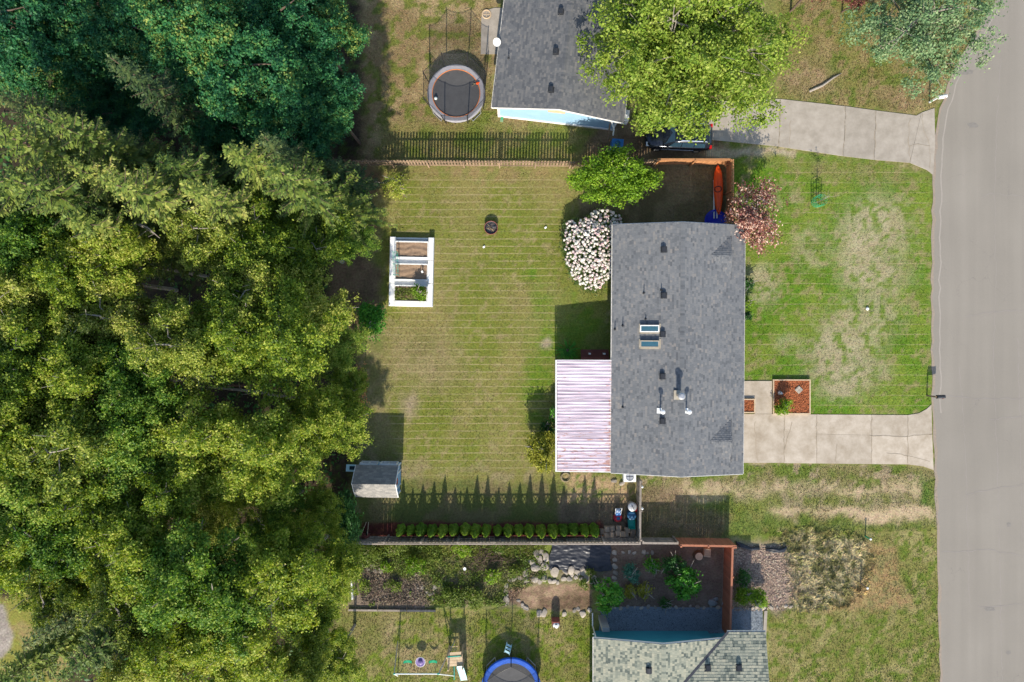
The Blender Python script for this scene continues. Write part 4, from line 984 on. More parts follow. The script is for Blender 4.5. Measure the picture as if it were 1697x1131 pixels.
for py0, py1, z, m in ((401,427,.36,'soil'), (438,464,.34,'soil'), (474,500,.30,'ground')):
    y0, y1 = yb(py1), yb(py0)
    nxq, nyq = 22, 12; vs = []; fs = []
    rr = np.random.RandomState(py0)
    for j in range(nyq+1):
        for i in range(nxq+1):
            x = -iw/2+.06+(iw-.12)*i/nxq; y = y0+.04+(y1-y0-.08)*j/nyq
            vs.append((x, y, z+.02*math.sin(j*1.3+math.sin(i*.35)*1.2)+rr.uniform(-.02, .02)))
            if i and j: k = j*(nxq+1)+i; fs.append((k-nxq-2, k-nxq-1, k, k-1))
    MB().add(vs, fs).build('soil', M['soil'], rb, True)
    for yy in (y0, y1): MB().box((0, yy, .22), (iw, .07, .44)).build('divider', M['bed_white'], rb)
    for s in (-1, 1): MB().box((s*(iw/2-.025), (y0+y1)/2, .21), (.05, y1-y0-.08, .42)).build('liner_board', M['trim'], rb)
MB().box((0,0,.12), (iw, bl-t, .24)).build('base_filling', M['bed_white'], rb)
# wire trellis with a white and green climber in the left of the bed
x, y = P(657, 437, .5)
tr = thing('wire_trellis', 'thin green wire ladder trellis standing at the left in the raised bed', 'trellis', (x, y, .3), R(2))
for k, dy in enumerate((.75,-.1,-.85)):
    fr = MB().tube([(-.14,dy,0),(-.14,dy,1.0),(.14,dy,1.0),(.14,dy,0)], .014, 5).build('hoop', M['teal'], tr)
mb = MB()
for z in (.3,.55,.8): mb.box((-.14,-.05,z), (.014,1.65,.014)).box((.14,-.05,z), (.014,1.65,.014))
for dy in np.linspace(-.85,.75,9): mb.box((0,dy,.62), (.29,.012,.012))
mb.build('wire_rungs', M['teal'], tr)
x, y = P(700, 451, .5); t_ = thing('plant_marker', 'small white marker stuck in the middle compartment of the raised bed', 'marker', (x, y, .36), .4)
MB().box((0,0,.09), (.04,.02,.28)).build('stake', M['white'], t_); MB().box((0,0,.26), (.12,.16,.03), rx=.4).build('plate', M['white'], t_)

# fire pit
x, y = P(814, 379)
fp = thing('fire_pit', 'round dark metal fire pit with ash and sticks on the back lawn', 'fire pit', (x, y, 0))
MB().lathe([(.38,0),(.44,.02),(.47,.30),(.50,.33),(.46,.34),(.43,.30),(.40,.12),(.05,.10)], 26).build('bowl', M['vent'], fp, True)
MB().ring((0,0,.34), .475, .022, 28).build('rim', M['rust_red'], fp); MB().lathe([(.40,.13),(.3,.17),(.1,.19),(.02,.2)], 18).build('ash_heap', M['ash'], fp)
rr = random.Random(2)
for k in range(7):
    a = rr.uniform(0, 3.1); l = rr.uniform(.25,.38); c = Vector((rr.uniform(-.1,.1), rr.uniform(-.1,.1), .22+.02*k)); d = Vector((math.cos(a), math.sin(a), rr.uniform(-.1,.1)))*l
    MB().tube([c-d, c+d*.2, c+d], [.025,.02,.012], 6).build('stick', M['straw'] if k in (1, 4) else M['bark_dark'], fp)

# ------------------------------------------------------------ trampolines
def trampoline(label, px, py, r, mh, top, padm, matm, npole, flare, edge=None, loc=None):
    x, y = loc or P(px, py, mh)
    t = thing('trampoline', label, 'trampoline', (x, y, 0))
    prof = [(r-.36, mh), (r-.33, mh+.035), (r-.05, mh+.045), (r, mh+.01), (r+.01, mh-.10)]
    n = 40; mb = MB(); vs = []; fs = []
    for i, (q, z) in enumerate(prof):
        for k in range(n): a = 2*math.pi*k/n; vs.append((q*math.cos(a), q*math.sin(a), z+.006*math.sin(k*2.1)))
        if i:
            for k in range(n): fs.append(((i-1)*n+k, i*n+k, i*n+(k+1) % n, (i-1)*n+(k+1) % n))
    mb.add(vs, fs).build('spring_pad', padm, t)
    MB().lathe([(r-.34, mh-.02), (r*.5, mh-.035), (.05, mh-.045)], n).build('jumping_mat', matm, t)
    if edge: MB().ring((0,0,mh+.02), r-.36, .03, n, 5).build('mat_edge', edge, t)
    MB().ring((0,0,mh-.07), r-.04, .035, n, 6).build('frame', M['steel'], t)
    net = []; pole = None
    for k in range(npole):
        a = 2*math.pi*(k+.5)/npole; c, s_ = math.cos(a), math.sin(a)
        p = MB().tube([(0,0,.05), (.05,0,mh), (.08+flare*.5,0,(mh+top)/2), (flare+.05,0,top)], .035, 7) if pole is None else None
        if pole is None: pole = p.build('net_pole', M['black'], t); o = pole
        else: o = share(pole, t)
        o.location = (r*c, r*s_, 0); o.rotation_euler = (0, 0, a)
        net.append((a, (r+.02)*c, (r+.02)*s_, (r+flare+.03)*c, (r+flare+.03)*s_))
    for k in range(npole):
        A = net[k]; B = net[(k+1) % npole]; vs = []; fs = []; q = 6
        for j in range(4):
            v = j/3
            for i in range(q+1):
                u = i/q; sag = .16*4*u*(1-u)*v*v
                xx = (A[1]*(1-u)+B[1]*u)*(1-v)+(A[3]*(1-u)+B[3]*u)*v; yy = (A[2]*(1-u)+B[2]*u)*(1-v)+(A[4]*(1-u)+B[4]*u)*v
                vs.append((xx, yy, mh+.05+(top-.04-mh-.05)*v-sag))
        for j in range(3):
            for i in range(q): fs.append((j*(q+1)+i, j*(q+1)+i+1, (j+1)*(q+1)+i+1, (j+1)*(q+1)+i))
        nt_ = MB().add(vs, fs).build('net_panel', M['net'], t)
        MB().tube(vs[-(q+1):], .016, 5).build('net_cord', M['black'], nt_)
    for k in range(4):
        a = math.pi/4+k*math.pi/2
        MB().tube([(r*.97*math.cos(a-.25), r*.97*math.sin(a-.25), mh-.08), (r*1.0*math.cos(a-.2), r*1.0*math.sin(a-.2), .04), (r*1.0*math.cos(a+.2), r*1.0*math.sin(a+.2), .04), (r*.97*math.cos(a+.25), r*.97*math.sin(a+.25), mh-.08)], .03, 6).build('leg', M['steel'], t)
    return t
tg = trampoline('large grey trampoline with black safety net in the dry yard at the top', 756, 155, 2.05, .85, 2.65, M['pad_grey'], M['mat_dark'], 8, .22, M['orange_edge'])
tx, ty = tg.location.x, tg.location.y
x, y = P(722, 163, 1.0); t = thing('toy_ball', 'small white and dark ball lying on the grey trampoline mat', 'ball', (x, y, .83))
MB().lathe([(.02,.0),(.09,.03),(.125,.11),(.125,.13),(.09,.21),(.02,.24)], 14).build('ball_skin', M['ball'], t, True); MB().ring((0,0,.12), .118, .02, 14).build('dark_band', M['black'], t)
x, y = P(789, 139, .95); t = thing('toy_rocket', 'tiny orange toy with long tail lying on the grey trampoline mat', 'toy', (x, y, .83), R(20))
MB().lathe([(.02,0),(.08,.02),(.1,.1),(.06,.2),(.02,.26)], 10).build('body', M['orange'], t, rot=(0, 1.4, 0), loc=(0,0,.1)); MB().box((-.2,0,.05), (.3,.03,.015), rz=.2).box((-.1,.06,.06), (.16,.05,.015), rz=-.5).build('tail', M['straw'], t)
bt = trampoline('blue rimmed trampoline with grey mat at the bottom edge', 847, 1140, 2.1, .9, 2.5, M['blue'], M['mat_dark'], 6, .05)
x, y = P(841, 1083, .9); t = thing('trampoline_ladder', 'pale blue step ladder leaning on the rim of the blue trampoline', 'ladder', (x-.02, y+.05, 0), R(-28))
for s in (-.2, .2): MB().tube([(s,.32,.02),(s,-.05,.95)], .025, 6).build('side_rail', M['slide'], t)
for k in range(3): MB().box((0,.24-.12*k,.25+.28*k), (.42,.14,.03)).build('step', M['slide'], t)

# ------------------------------------------------------------ swing set and playset
xa, ya = P(653, 1117, 2.3); xb, yb_ = P(727, 1117, 2.3)
sw = thing('swing_set', 'green and white A frame swing set with two seats on the south lawn', 'swing set', ((xa+xb)/2, ya, 0))
wx = (xb-xa)/2
MB().tube([(-wx-.05,0,2.3),(wx+.05,0,2.3)], .05, 8).build('top_bar', M['teal'], sw); MB().box((0,0,2.335), (2*wx-.2,.06,.03)).build('bar_cap', M['white'], sw)
for sx, fx in ((-1, -wx-.25), (1, wx+.9)):
    MB().tube([(sx*wx,.03,2.28),(fx if sx > 0 else -wx-.12,1.25,0)], .04, 7).build('leg', M['steel'], sw); MB().tube([(sx*wx,-.03,2.28),(fx if sx > 0 else -wx-.12,-1.25,0)], .04, 7).build('leg', M['white'], sw)
MB().tube([(wx+.95,.6,.9),(wx+.95,-1.1,.9)], .03, 6).build('brace', M['teal'], sw)
for dx in (-.85, .95):
    vs = []; fs = []
    for i in range(9):
        q = i/8*2-1; z = .55-.14*(1-q*q)+.06
        vs += [(dx+q*.30,.9-.09-.9,z),(dx+q*.30,.09,z),(dx+q*.30,-.09,z-.03),(dx+q*.30,.09,z-.03)]
        if i: k = 4*i; fs += [(k-4,k,k+1,k-3),(k-2,k-1,k+3,k+2)]
    MB().add(vs, fs).build('swing_seat', M['green'], sw)
    for s in (-.3, .3): MB().tube([(dx+s,0,.6),(dx+s*.9,0,2.28)], .010, 4).build('chain', M['steel'], sw)
x, y = P(696.5, 1103, .6)
ds = MB().lathe([(.02,0),(.30,.02),(.34,.06),(.33,.09),(.2,.07),(.17,.08),(.15,.2),(.05,.24)], 20).build('disc_swing', M['purple'], sw, loc=(x-sw.location.x, 0, .5))
MB().ring((0,0,.06), .335, .03, 22).build('rim', M['trim'], ds); MB().tube([(0,0,.2),(0,0,1.78)], .014, 5).build('rope', M['straw'], ds)
x, y = P(757, 1093, 1.2)
ps = thing('playset', 'small wooden play platform with pale aqua slide beside the swing set', 'playset', (x-.1, y, 0), R(4))
for k in range(5): MB().box((0,-.4+.2*k,1.15), (1.05,.185,.04)).build('plank', M['frame_wood'], ps)
for sx in (-.5,.5):
    for sy in (-.48,.48): MB().box((sx,sy,1.0), (.09,.09,2.0 if sy > 0 else 1.6)).build('post', M['frame_wood'], ps)
MB().box((0,.47,1.75), (.95,.05,.16)).build('rail', M['teal'], ps); MB().box((-.5,0,1.55), (.05,.9,.12)).build('rail', M['frame_wood'], ps)
for z in (.3,.6,.9): MB().box((-.15,.52,z), (.6,.05,.07)).build('rung', M['frame_wood'], ps)
vs = []; fs = []
for i in range(11):
    t = i/10; yy = -.45-1.55*t; z = 1.2*(1-t)**1.2+.12+.12*max(0, t-.8)*2
    for j, (xx, zz) in enumerate(((-.24,.14),(-.2,.0),(.2,.0),(.24,.14),(.25,.05),(-.25,.05))): vs.append((.3+.1*t+xx, yy, z+zz))
    if i:
        k = 6*i
        for j in range(3): fs.append((k-6+j, k+j, k+j+1, k-6+j+1))
        fs += [(k-6+3, k+3, k+4, k-6+4), (k-6+5, k+5, k, k-6)]
MB().add(vs, fs).build('slide', M['slide'], ps)

# ------------------------------------------------------------ garden shed (gambrel roof)
sw_, sd = 2.95, 2.1
x0, y0 = P(626, 797, 1.6)
shd = thing('garden_shed', 'small blue garden shed with barn roof and white trim by the wood edge', 'shed', (x0-.05, y0, 0), R(-1.0))
e1, e2, rg_ = 1.65, 2.15, 2.78
pf = [(-sd/2,0),(sd/2,0),(sd/2,e1),(sd*.32,e2),(0,rg_),(-sd*.32,e2),(-sd/2,e1)]   # y,z profile
xw = sw_/2-.12
vs = [(-xw, y, z-.03*(z > 1)) for y, z in pf]+[(xw, y, z-.03*(z > 1)) for y, z in pf]; k = len(pf)
MB().add(vs, [tuple(range(k))[::-1], tuple(range(k, 2*k))]+[(i, (i+1) % k, k+(i+1) % k, k+i) for i in range(k)]).build('wall', M['shed_wall'], shd)
rp_ = [(sd/2+.03,e1-.04),(sd*.30,e2),(0,rg_),(-sd*.30,e2),(-sd/2-.12,e1-.16)]
mb = MB()
for i in range(4):
    (ya_, za), (yb2, zb) = rp_[i], rp_[i+1]
    mb.add([(-sw_/2,ya_,za+.02),(sw_/2,ya_,za+.02),(sw_/2,yb2,zb+.02),(-sw_/2,yb2,zb+.02),(-sw_/2,ya_,za-.02),(sw_/2,ya_,za-.02),(sw_/2,yb2,zb-.02),(-sw_/2,yb2,zb-.02)], [(0,1,2,3),(4,7,6,5),(0,4,5,1),(1,5,6,2),(0,3,7,4)])
sr = mb.build('roof', M['deck'], shd); rs = np.random.RandomState(9)
for i in (0, 1, 2, 3):
    (ya_, za), (yb2, zb) = (rp_[i], rp_[i+1]) if i < 2 else (rp_[i+1], rp_[i])
    w_ = math.hypot(yb2-ya_, zb-za); shingles('shingles', M['roof_shed'], sr, (-sw_/2,ya_,za+.02), (1,0,0), (0,(yb2-ya_)/w_,(zb-za)/w_), sw_, w_, rs, .13, .3)
mb = MB()
for sx in (-1, 1):
    for i in range(4):
        (ya_, za), (yb2, zb) = rp_[i], rp_[i+1]; xx = sx*(sw_/2+.02)
        mb.add([(xx-.02,ya_,za+.04),(xx+.02,ya_,za+.04),(xx+.02,yb2,zb+.04),(xx-.02,yb2,zb+.04),(xx-.02,ya_,za-.1),(xx+.02,ya_,za-.1),(xx+.02,yb2,zb-.1),(xx-.02,yb2,zb-.1)], [(0,1,2,3),(4,7,6,5),(0,3,7,4),(1,5,6,2)])
mb.build('bargeboard', M['white'], shd)
for sx in (-.68,.72): window(shd, (sx, sd/2, 1.0), 1.2, .9, 'y+', .14)
dr = MB().box((xw+.03,0,.85), (.05,.95,1.6)).build('door', M['shed_wall'], shd)
MB().box((xw+.05,-.5,.85), (.06,.09,1.7)).box((xw+.05,.5,.85), (.06,.09,1.7)).box((xw+.05,0,1.72), (.06,1.1,.1)).box((xw+.05,-sd/2+.05,.78), (.06,.1,1.5)).box((xw+.05,sd/2-.05,.78), (.06,.1,1.5)).build('door_trim', M['white'], shd)
wr = MB().ring((0,0,0), .22, .06, 20).build('wreath', M['rust_red'], shd, loc=(xw+.08,.05,2.0), rot=(0, math.pi/2, 0))
MB().cyl((0,0,-.02),(0,0,.02), .2, n=16).build('wreath_back', M['bark_dark'], wr); MB().ring((.1,.1,.03), .05, .03, 8).ring((-.1,-.06,.03), .05, .03, 8).build('wreath_bow', M['orange'], wr)
x, y = P(583, 779, 1.2)
tk = thing('cold_frame', 'low pale teal framed panel lying beside the shed at the wood edge', 'cold frame', (x, y, 0), R(-2))
MB().box((0,0,.55), (1.1,.5,.06), rx=-.15).build('frame', M['slide'], tk); MB().box((.05,.02,.6), (.7,.26,.02), rx=-.15).build('pane', M['glass'], tk); MB().box((0,-.1,.26), (1.0,.3,.5)).build('box', M['shed_wall'], tk)

# wheelbarrow stood up against the fence
x, y = P(608, 882)
wb = thing('wheelbarrow', 'dull red wheelbarrow with long handles propped at the left end of the lattice fence', 'wheelbarrow', (x, y-.1, 0), 0)
MB().add([(-.30,.05,.15),(.30,.05,.15),(.22,.12,.95),(-.22,.12,.95),(-.24,-.18,.22),(.24,-.18,.22),(.17,-.12,.85),(-.17,-.12,.85)], [(0,1,5,4),(1,2,6,5),(2,3,7,6),(3,0,4,7),(4,5,6,7)]).build('tray', M['rust_red'], wb)
for p0_, p1_ in (((-.38,-.2,.6),(-.02,.85,.12)), ((.16,-.22,.7),(.14,.85,.12))): MB().tube([p0_, p1_], .022, 6).build('handle', M['frame_wood'], wb)
wl_ = MB().ring((0,0,0), .16, .05, 16).build('wheel', M['rubber'], wb, loc=(.05,.1,.17), rot=(0, math.pi/2, 0)); MB().cyl((0,0,-.03),(0,0,.03), .08, n=10).build('hub', M['steel'], wl_)

# ------------------------------------------------------------ mower, bins and block pile
x, y = P(1023, 852)
mw = thing('lawn_mower', 'blue and red push lawn mower beside the bins', 'mower', (x, y, 0), R(3))
MB().lathe([(.30,.12),(.33,.16),(.30,.28),(.22,.30)], 18).build('deck', M['red'], mw, True, loc=(0,-.22,0)); MB().lathe([(.17,.28),(.18,.40),(.10,.46)], 16).build('engine', M['navy'], mw, loc=(0,-.22,0)); MB().ring((0,-.22,.43), .16, .025, 20).build('engine_rim', M['red'], mw)
MB().box((0,.2,.38), (.36,.44,.26), rx=.3).build('grass_bag', M['barrel_blue'], mw); MB().box((-.08,.3,.54), (.14,.14,.03)).box((.08,.3,.54), (.14,.14,.03)).box((0,.4,.53), (.3,.05,.03)).build('bag_top', M['white'], mw)
MB().tube([(-.2,.0,.3),(-.22,.62,.95),(.22,.62,.95),(.2,.0,.3)], .02, 6).build('handle', M['trim'], mw)
for sx in (-.3,.3):
    for sy in (-.45,.08): MB().cyl((sx-.03,sy,.1),(sx+.03,sy,.1), .1, n=12).build('wheel', M['rubber'], mw)
x, y = P(1045, 836); t = thing('trash_can', 'round galvanised trash can with grey ribbed lid, north of the blue one', 'bin', (x, y, 0))
MB().lathe([(.25,0),(.29,.75),(.30,.77)], 20).build('can', M['steel'], t); ld_ = MB().lathe([(.32,.76),(.32,.80),(.24,.85),(.02,.88)], 20).build('lid', M['steel'], t)
MB().box((0,0,.89), (.05,.26,.04), rz=.3).box((.1,0,.87), (.02,.4,.02)).box((-.1,0,.87), (.02,.4,.02)).build('handle', M['vent'], ld_)
x, y = P(1044, 850.5); t = thing('trash_can', 'round navy blue plastic bin with domed lid, just south of the galvanised can', 'bin', (x, y, 0))
MB().lathe([(.24,0),(.29,.7),(.3,.72)], 20).build('can', M['navy'], t); MB().lathe([(.32,.71),(.32,.75),(.25,.79),(.02,.81)], 20).build('lid', M['navy'], t)
x, y = P(1055, 841); t = thing('gas_can', 'bright red fuel can against the tan fence beside the galvanised bin', 'fuel can', (x-.05, y, 0))
MB().box((0,0,.2), (.24,.46,.4)).build('body', M['red'], t); MB().tube([(0,.15,.4),(0,.1,.5),(0,-.1,.5),(0,-.15,.4)], .025, 6).build('handle', M['red'], t); MB().cyl((0,.2,.4),(0,.24,.5), .035, n=8).build('spout', M['black'], t)
x, y = P(1044, 865); t = thing('garden_cart', 'teal green garden cart tub with black frame south of the blue bin', 'cart', (x, y, 0), R(4))
MB().add([(-.18,-.28,.3),(.22,-.32,.3),(.22,.26,.3),(-.2,.26,.3),(-.24,-.34,.62),(.26,-.4,.62),(.28,.32,.62),(-.26,.32,.62)], [(0,3,2,1),(0,1,5,4),(1,2,6,5),(2,3,7,6),(3,0,4,7)]).build('tub', M['teal'], t)
MB().box((0,0,.26), (.5,.7,.05)).tube([(-.2,.3,.3),(-.5,.35,.5),(-.5,.1,.5)], .02, 5).build('frame', M['black'], t)
for s in (-.3,.3): MB().cyl((s-.04,-.2,.16),(s+.04,-.2,.16), .16, n=14).build('wheel', M['rubber'], t)
blocks = [(999,882,0,'leftmost of the block pile, beside the last arborvitae'),(1006,878,.05,'second from left in the back of the block pile'),(1005,888,.1,'grey toned, left front of the block pile'),(1014,887,-.1,'broad one left of the middle of the block pile front'),
 (1015,877,.1,'partly sunk, back row of the block pile between two taller ones'),(1025,876,0,'highest at the back of the block pile below the mower'),(1024,884,.2,'tilted in the middle of the block pile'),(1031,886,-.1,'pale one right of the middle of the block pile'),(1038,886,.05,'narrow pale one right in the block pile'),
 (1040,879,.1,'dark flat one right at the back of the block pile'),(1049,880,-.1,'back right corner of the block pile against the tan fence'),(1049,887,.1,'front right corner of the block pile by the fence corner')]
bp = None
for k, (px, py, rz, w) in enumerate(blocks):
    x, y = P(px, py, .3); hz = .26+.08*((k*7) % 4)/3
    o = blk_ = MB().box((0,0,hz/2), (.36,.38,hz)).box((0,0,hz+.01), (.30,.32,.02)).build('brown_block', M['paver'])
    o.location = (x, y, 0); o.rotation_euler = (0, 0, rz); tag(o, 'brown garden block, '+w, 'block', 'brown blocks piled at the fence corner')

# ------------------------------------------------------------ dog yard: kayak, pipes, pool
x, y = P(1192, 312, .5)
ky = thing('kayak', 'bright orange kayak lying along the street side fence of the dog yard', 'kayak', (x, y, 0), R(90+1)); ky.scale = (.86, 1, 1)
st_ = [(-2.2,.02,.03),(-1.9,.15,.10),(-1.2,.26,.2),(-.3,.33,.25),(.6,.33,.24),(1.3,.26,.18),(1.75,.13,.1),(1.95,.02,.03)]
vs = []; fs = []; n = 10
for i, (xx, w, d) in enumerate(st_):
    for k in range(n):
        a = 2*math.pi*k/n; vs.append((xx, w*math.cos(a), d*math.sin(a)*(1 if math.sin(a) < 0 else .6)))
    if i:
        for k in range(n): fs.append(((i-1)*n+k, (i-1)*n+(k+1) % n, i*n+(k+1) % n, i*n+k))
fs += [tuple(range(n))[::-1], tuple(range((len(st_)-1)*n, len(st_)*n))]
kb = MB().add(vs, fs).build('hull', M['orange'], ky, True, loc=(0,.05,.42), rot=(R(-25),0,0))
MB().ring((0,0,0), .24, .03, 20).build('cockpit_rim', M['black'], kb, loc=(-.1,0,.15)); MB().tube([(-2.1,0,.05),(0,0,.17),(2.0,0,.05)], .008, 4).build('deck_line', M['black'], kb)
x, y = P(1183, 330, .2)
for k, (px, lab) in enumerate(((1183.5, 'grey plastic pipe lying in the dog yard, the one farther from the kayak'), (1188, 'pale grey plastic pipe lying in the dog yard next to the kayak'))):
    xx, yy = P(px, 331, .15); t = thing('plastic_pipe', lab, 'pipe', (xx, yy, .12+.05*k), R(90), 'long pipes in the dog yard')
    MB().tube([(-1.35,0,0),(1.35+.12*k,0,0)], .055, 8).build('tube', M['trim'], t); MB().cyl((1.3+.12*k,0,0),(1.4+.12*k,0,0), .07, n=8).build('end_cap', M['white'], t)
x, y = P(1186, 366, .3); t = thing('wading_pool', 'royal blue round plastic wading pool half under the north eave', 'wading pool', (x, y, 0))
MB().lathe([(.68,.02),(.74,.26),(.80,.30),(.80,.32),(.72,.31),(.66,.12),(.05,.10)], 30).build('basin', M['royal'], t, True); MB().ring((0,0,.315), .76, .03, 30).build('rim', M['royal'], t)

# rain barrel and pole by the north house
x, y = P(1022, 241, .5); t = thing('rain_barrel', 'bright blue barrel under the downspout of the light blue house', 'barrel', (x, y, 0), R(-5))
MB().box((0,0,.5), (.8,.62,1.0)).build('tank', M['barrel_blue'], t); MB().lathe([(.2,1.0),(.2,1.04),(.02,1.05)], 14).build('lid', M['navy'], t); MB().box((.3,0,1.01), (.06,.5,.03)).box((-.3,0,1.01), (.06,.5,.03)).build('rib', M['barrel_blue'], t)
a = P(1010, 207, 1.6); b = P(1007, 234, .1)
t = thing('leaning_plank', 'long brown plank leaning on the light blue house next to the blue barrel', 'plank', (b[0], b[1], 0))
MB().tube([(0,0,.05), (a[0]-b[0], a[1]-b[1], 2.0)], .06, 4).build('board', M['old_wood'], t)
x, y = P(832, 197); t = thing('splash_block', 'pale green splash block at the corner of the light blue house', 'splash block', (x, y, 0), R(-8))
MB().box((0,0,.06), (.22,.5,.12)).build('block', mat('pale_green_plastic', (.2,.3,.16), (.16,.25,.13), 4, .6), t); MB().box((0,.05,.13), (.12,.36,.02)).build('channel', M['green'], t)
x, y = P(806, 21, .3); t = thing('wicker_ring', 'pale round wicker ring on grass near the concrete pad', 'ring', (x, y, 0))
MB().ring((0,0,.05), .30, .05, 22).build('hoop', M['frame_wood'], t); MB().box((0,0,.05), (.58,.03,.03)).box((0,0,.05), (.03,.58,.03)).build('spoke', M['frame_wood'], t)
x, y = P(937, 791); t = thing('hose_ring', 'tan coil of hose on dry grass at the south end of patio cover', 'hose', (x, y, 0))
MB().ring((0,0,.04), .34, .035, 26).ring((.02,.01,.09), .31, .03, 26).ring((0,.02,.05), .26, .03, 24).build('coil', M['straw'], t)

# ------------------------------------------------------------ the dark wagon under the maple
x, y = P(1120, 231)
cr = thing('parked_car', 'dark wagon with silver roof rails parked under the big bright tree', 'car', (x, y, 0), R(177.5))
def loft(secs, n=None):
    mb = MB(); vs = []; fs = []
    for i, s_ in enumerate(secs):
        vs += s_; m_ = len(s_)
        if i:
            for k in range(m_-1): fs.append(((i-1)*m_+k, i*m_+k, i*m_+k+1, (i-1)*m_+k+1))
    m_ = len(secs[0]); fs += [tuple(range(m_)), tuple(range((len(secs)-1)*m_, len(secs)*m_))[::-1]]
    return mb.add(vs, fs)
def bsec(x, w, z0, z1, r_=.12): return [(x,-w+.06,z0),(x,-w,z0+.2),(x,-w,z1-r_),(x,-w+r_*.8,z1-.02),(x,0,z1),(x,w-r_*.8,z1-.02),(x,w,z1-r_),(x,w,z0+.2),(x,w-.06,z0)]
body = loft([bsec(2.32,.62,.42,.72), bsec(2.25,.78,.3,.82), bsec(1.95,.89,.25,.93), bsec(1.0,.92,.24,1.05), bsec(.2,.92,.24,1.08), bsec(-1.0,.92,.24,1.10), bsec(-1.9,.90,.26,1.10), bsec(-2.25,.86,.3,1.06), bsec(-2.34,.8,.45,.98)]).build('body', M['car'], cr, True)
def gsec(x, w0, w1, z1): return [(x,-w0,1.02),(x,-w1,z1-.05),(x,-w1+.12,z1),(x,0,z1+.02),(x,w1-.12,z1),(x,w1,z1-.05),(x,w0,1.02)]
loft([gsec(1.15,.84,.80,1.07), gsec(.35,.86,.70,1.60), gsec(.1,.86,.68,1.66), gsec(-1.2,.86,.68,1.68), gsec(-1.9,.85,.67,1.62), gsec(-2.2,.84,.74,1.15)]).build('cabin', M['car'], cr, True)
MB().add([(1.05,-.72,1.13),(1.05,.72,1.13),(.40,.60,1.595),(.40,-.60,1.595)], [(0,1,2,3)]).build('windscreen', M['glass'], cr)
MB().add([(-2.19,-.66,1.2),(-2.19,.66,1.2),(-1.95,.58,1.6),(-1.95,-.58,1.6)], [(0,3,2,1)]).build('rear_window', M['glass'], cr)
for s in (-1, 1):
    for xa_, xb_ in ((.75,-.1),(-.16,-1.0),(-1.06,-1.8)):
        z1 = 1.56; MB().add([(xa_,s*.872,1.1),(xb_,s*.872,1.1),(xb_+(.06 if xb_ < -1.5 else 0),s*.715,z1),(min(xa_,.42),s*.715,z1)], [(0,1,2,3)]).build('side_window', M['glass'], cr)
    rl = MB().tube([(.05,s*.62,1.70),(.0,s*.62,1.76),(-1.75,s*.62,1.76),(-1.85,s*.62,1.68)], .025, 6).build('roof_rail', M['chrome'], cr)
    MB().box((.8,s*1.0,1.12), (.12,.22,.16)).build('mirror', M['car'], cr)
    MB().box((2.17,s*.66,.76), (.2,.3,.14)).build('headlight', M['lens_clear'], cr); MB().box((-2.24,s*.76,.93), (.16,.22,.3)).build('taillight', M['lens_red'], cr)
    for xw_ in (1.42,-1.4):
        w = MB().ring((0,0,0), .24, .10, 20).build('wheel', M['rubber'], cr, True, loc=(xw_, s*.86, .34), rot=(math.pi/2,0,0)); MB().cyl((0,0,-.08),(0,0,.08), .2, n=14).build('rim', M['steel'], w)
    MB().box((-.1,s*.93,.5), (2.4,.02,.05)).build('sill_trim', M['chrome'], cr)

# ------------------------------------------------------------ street side: mailboxes, posts, planters
def mailbox(label, px, py, m, h, rz):
    x, y = P(px, py); t = thing('mailbox', label, 'mailbox', (x, y, 0), rz)
    MB().box((0,0,h/2), (.1,.1,h)).box((.18,0,h-.16), (.42,.08,.08)).build('post', M['old_wood'] if m != 'white' else M['white'], t)
    n = 8; vs = []; fs = []
    for i, xx in enumerate((0.02,.56)):
        vs += [(xx,-.12,h-.1),(xx,.12,h-.1)]+[(xx,.12*math.cos(math.pi*k/n),h+.04+.12*math.sin(math.pi*k/n)) for k in range(n+1)]
    q = n+3; fs = [(0,1,q+1,q),(1,2,q+2,q+1),(q-1,0,q,2*q-1)]+[(i,i+1,q+i+1,q+i) for i in range(2,q-1)]+[tuple(range(q))[::-1], tuple(range(q,2*q))]
    b = MB().add(vs, fs).build('box', M[m], t); MB().box((.575,0,h+.03), (.02,.2,.2)).build('door', M[m], b); MB().box((.4,-.13,h+.1), (.05,.015,.16)).build('flag', M['red'], b)
    return t
mailbox('dark grey mailbox on a post at the corner of the front lawn and the road', 1536, 656, 'vent', 1.12, R(2))
mailbox('white mailbox on a white post at the corner of the neighbour driveway', 1540, 170, 'white', 1.05, R(8))
for px, py, h, lab in ((1434, 889, .75, 'pale capped marker post in the verge, the one nearer the sandy track'), (1426, 967, 1.0, 'slim marker post in the orange earth patch, the one farther from the track')):
    x, y = P(px, py); t = thing('marker_post', lab, 'post', (x, y, 0), 0, 'marker posts')
    MB().cyl((0,0,0), (0,0,h), .055 if h < .9 else .045, n=10).build('shaft', M['green'] if h < .9 else M['old_wood'], t); MB().lathe([(.075,h-.02),(.08,h+.02),(.03,h+.05)], 12).build('cap', M['white'], t)
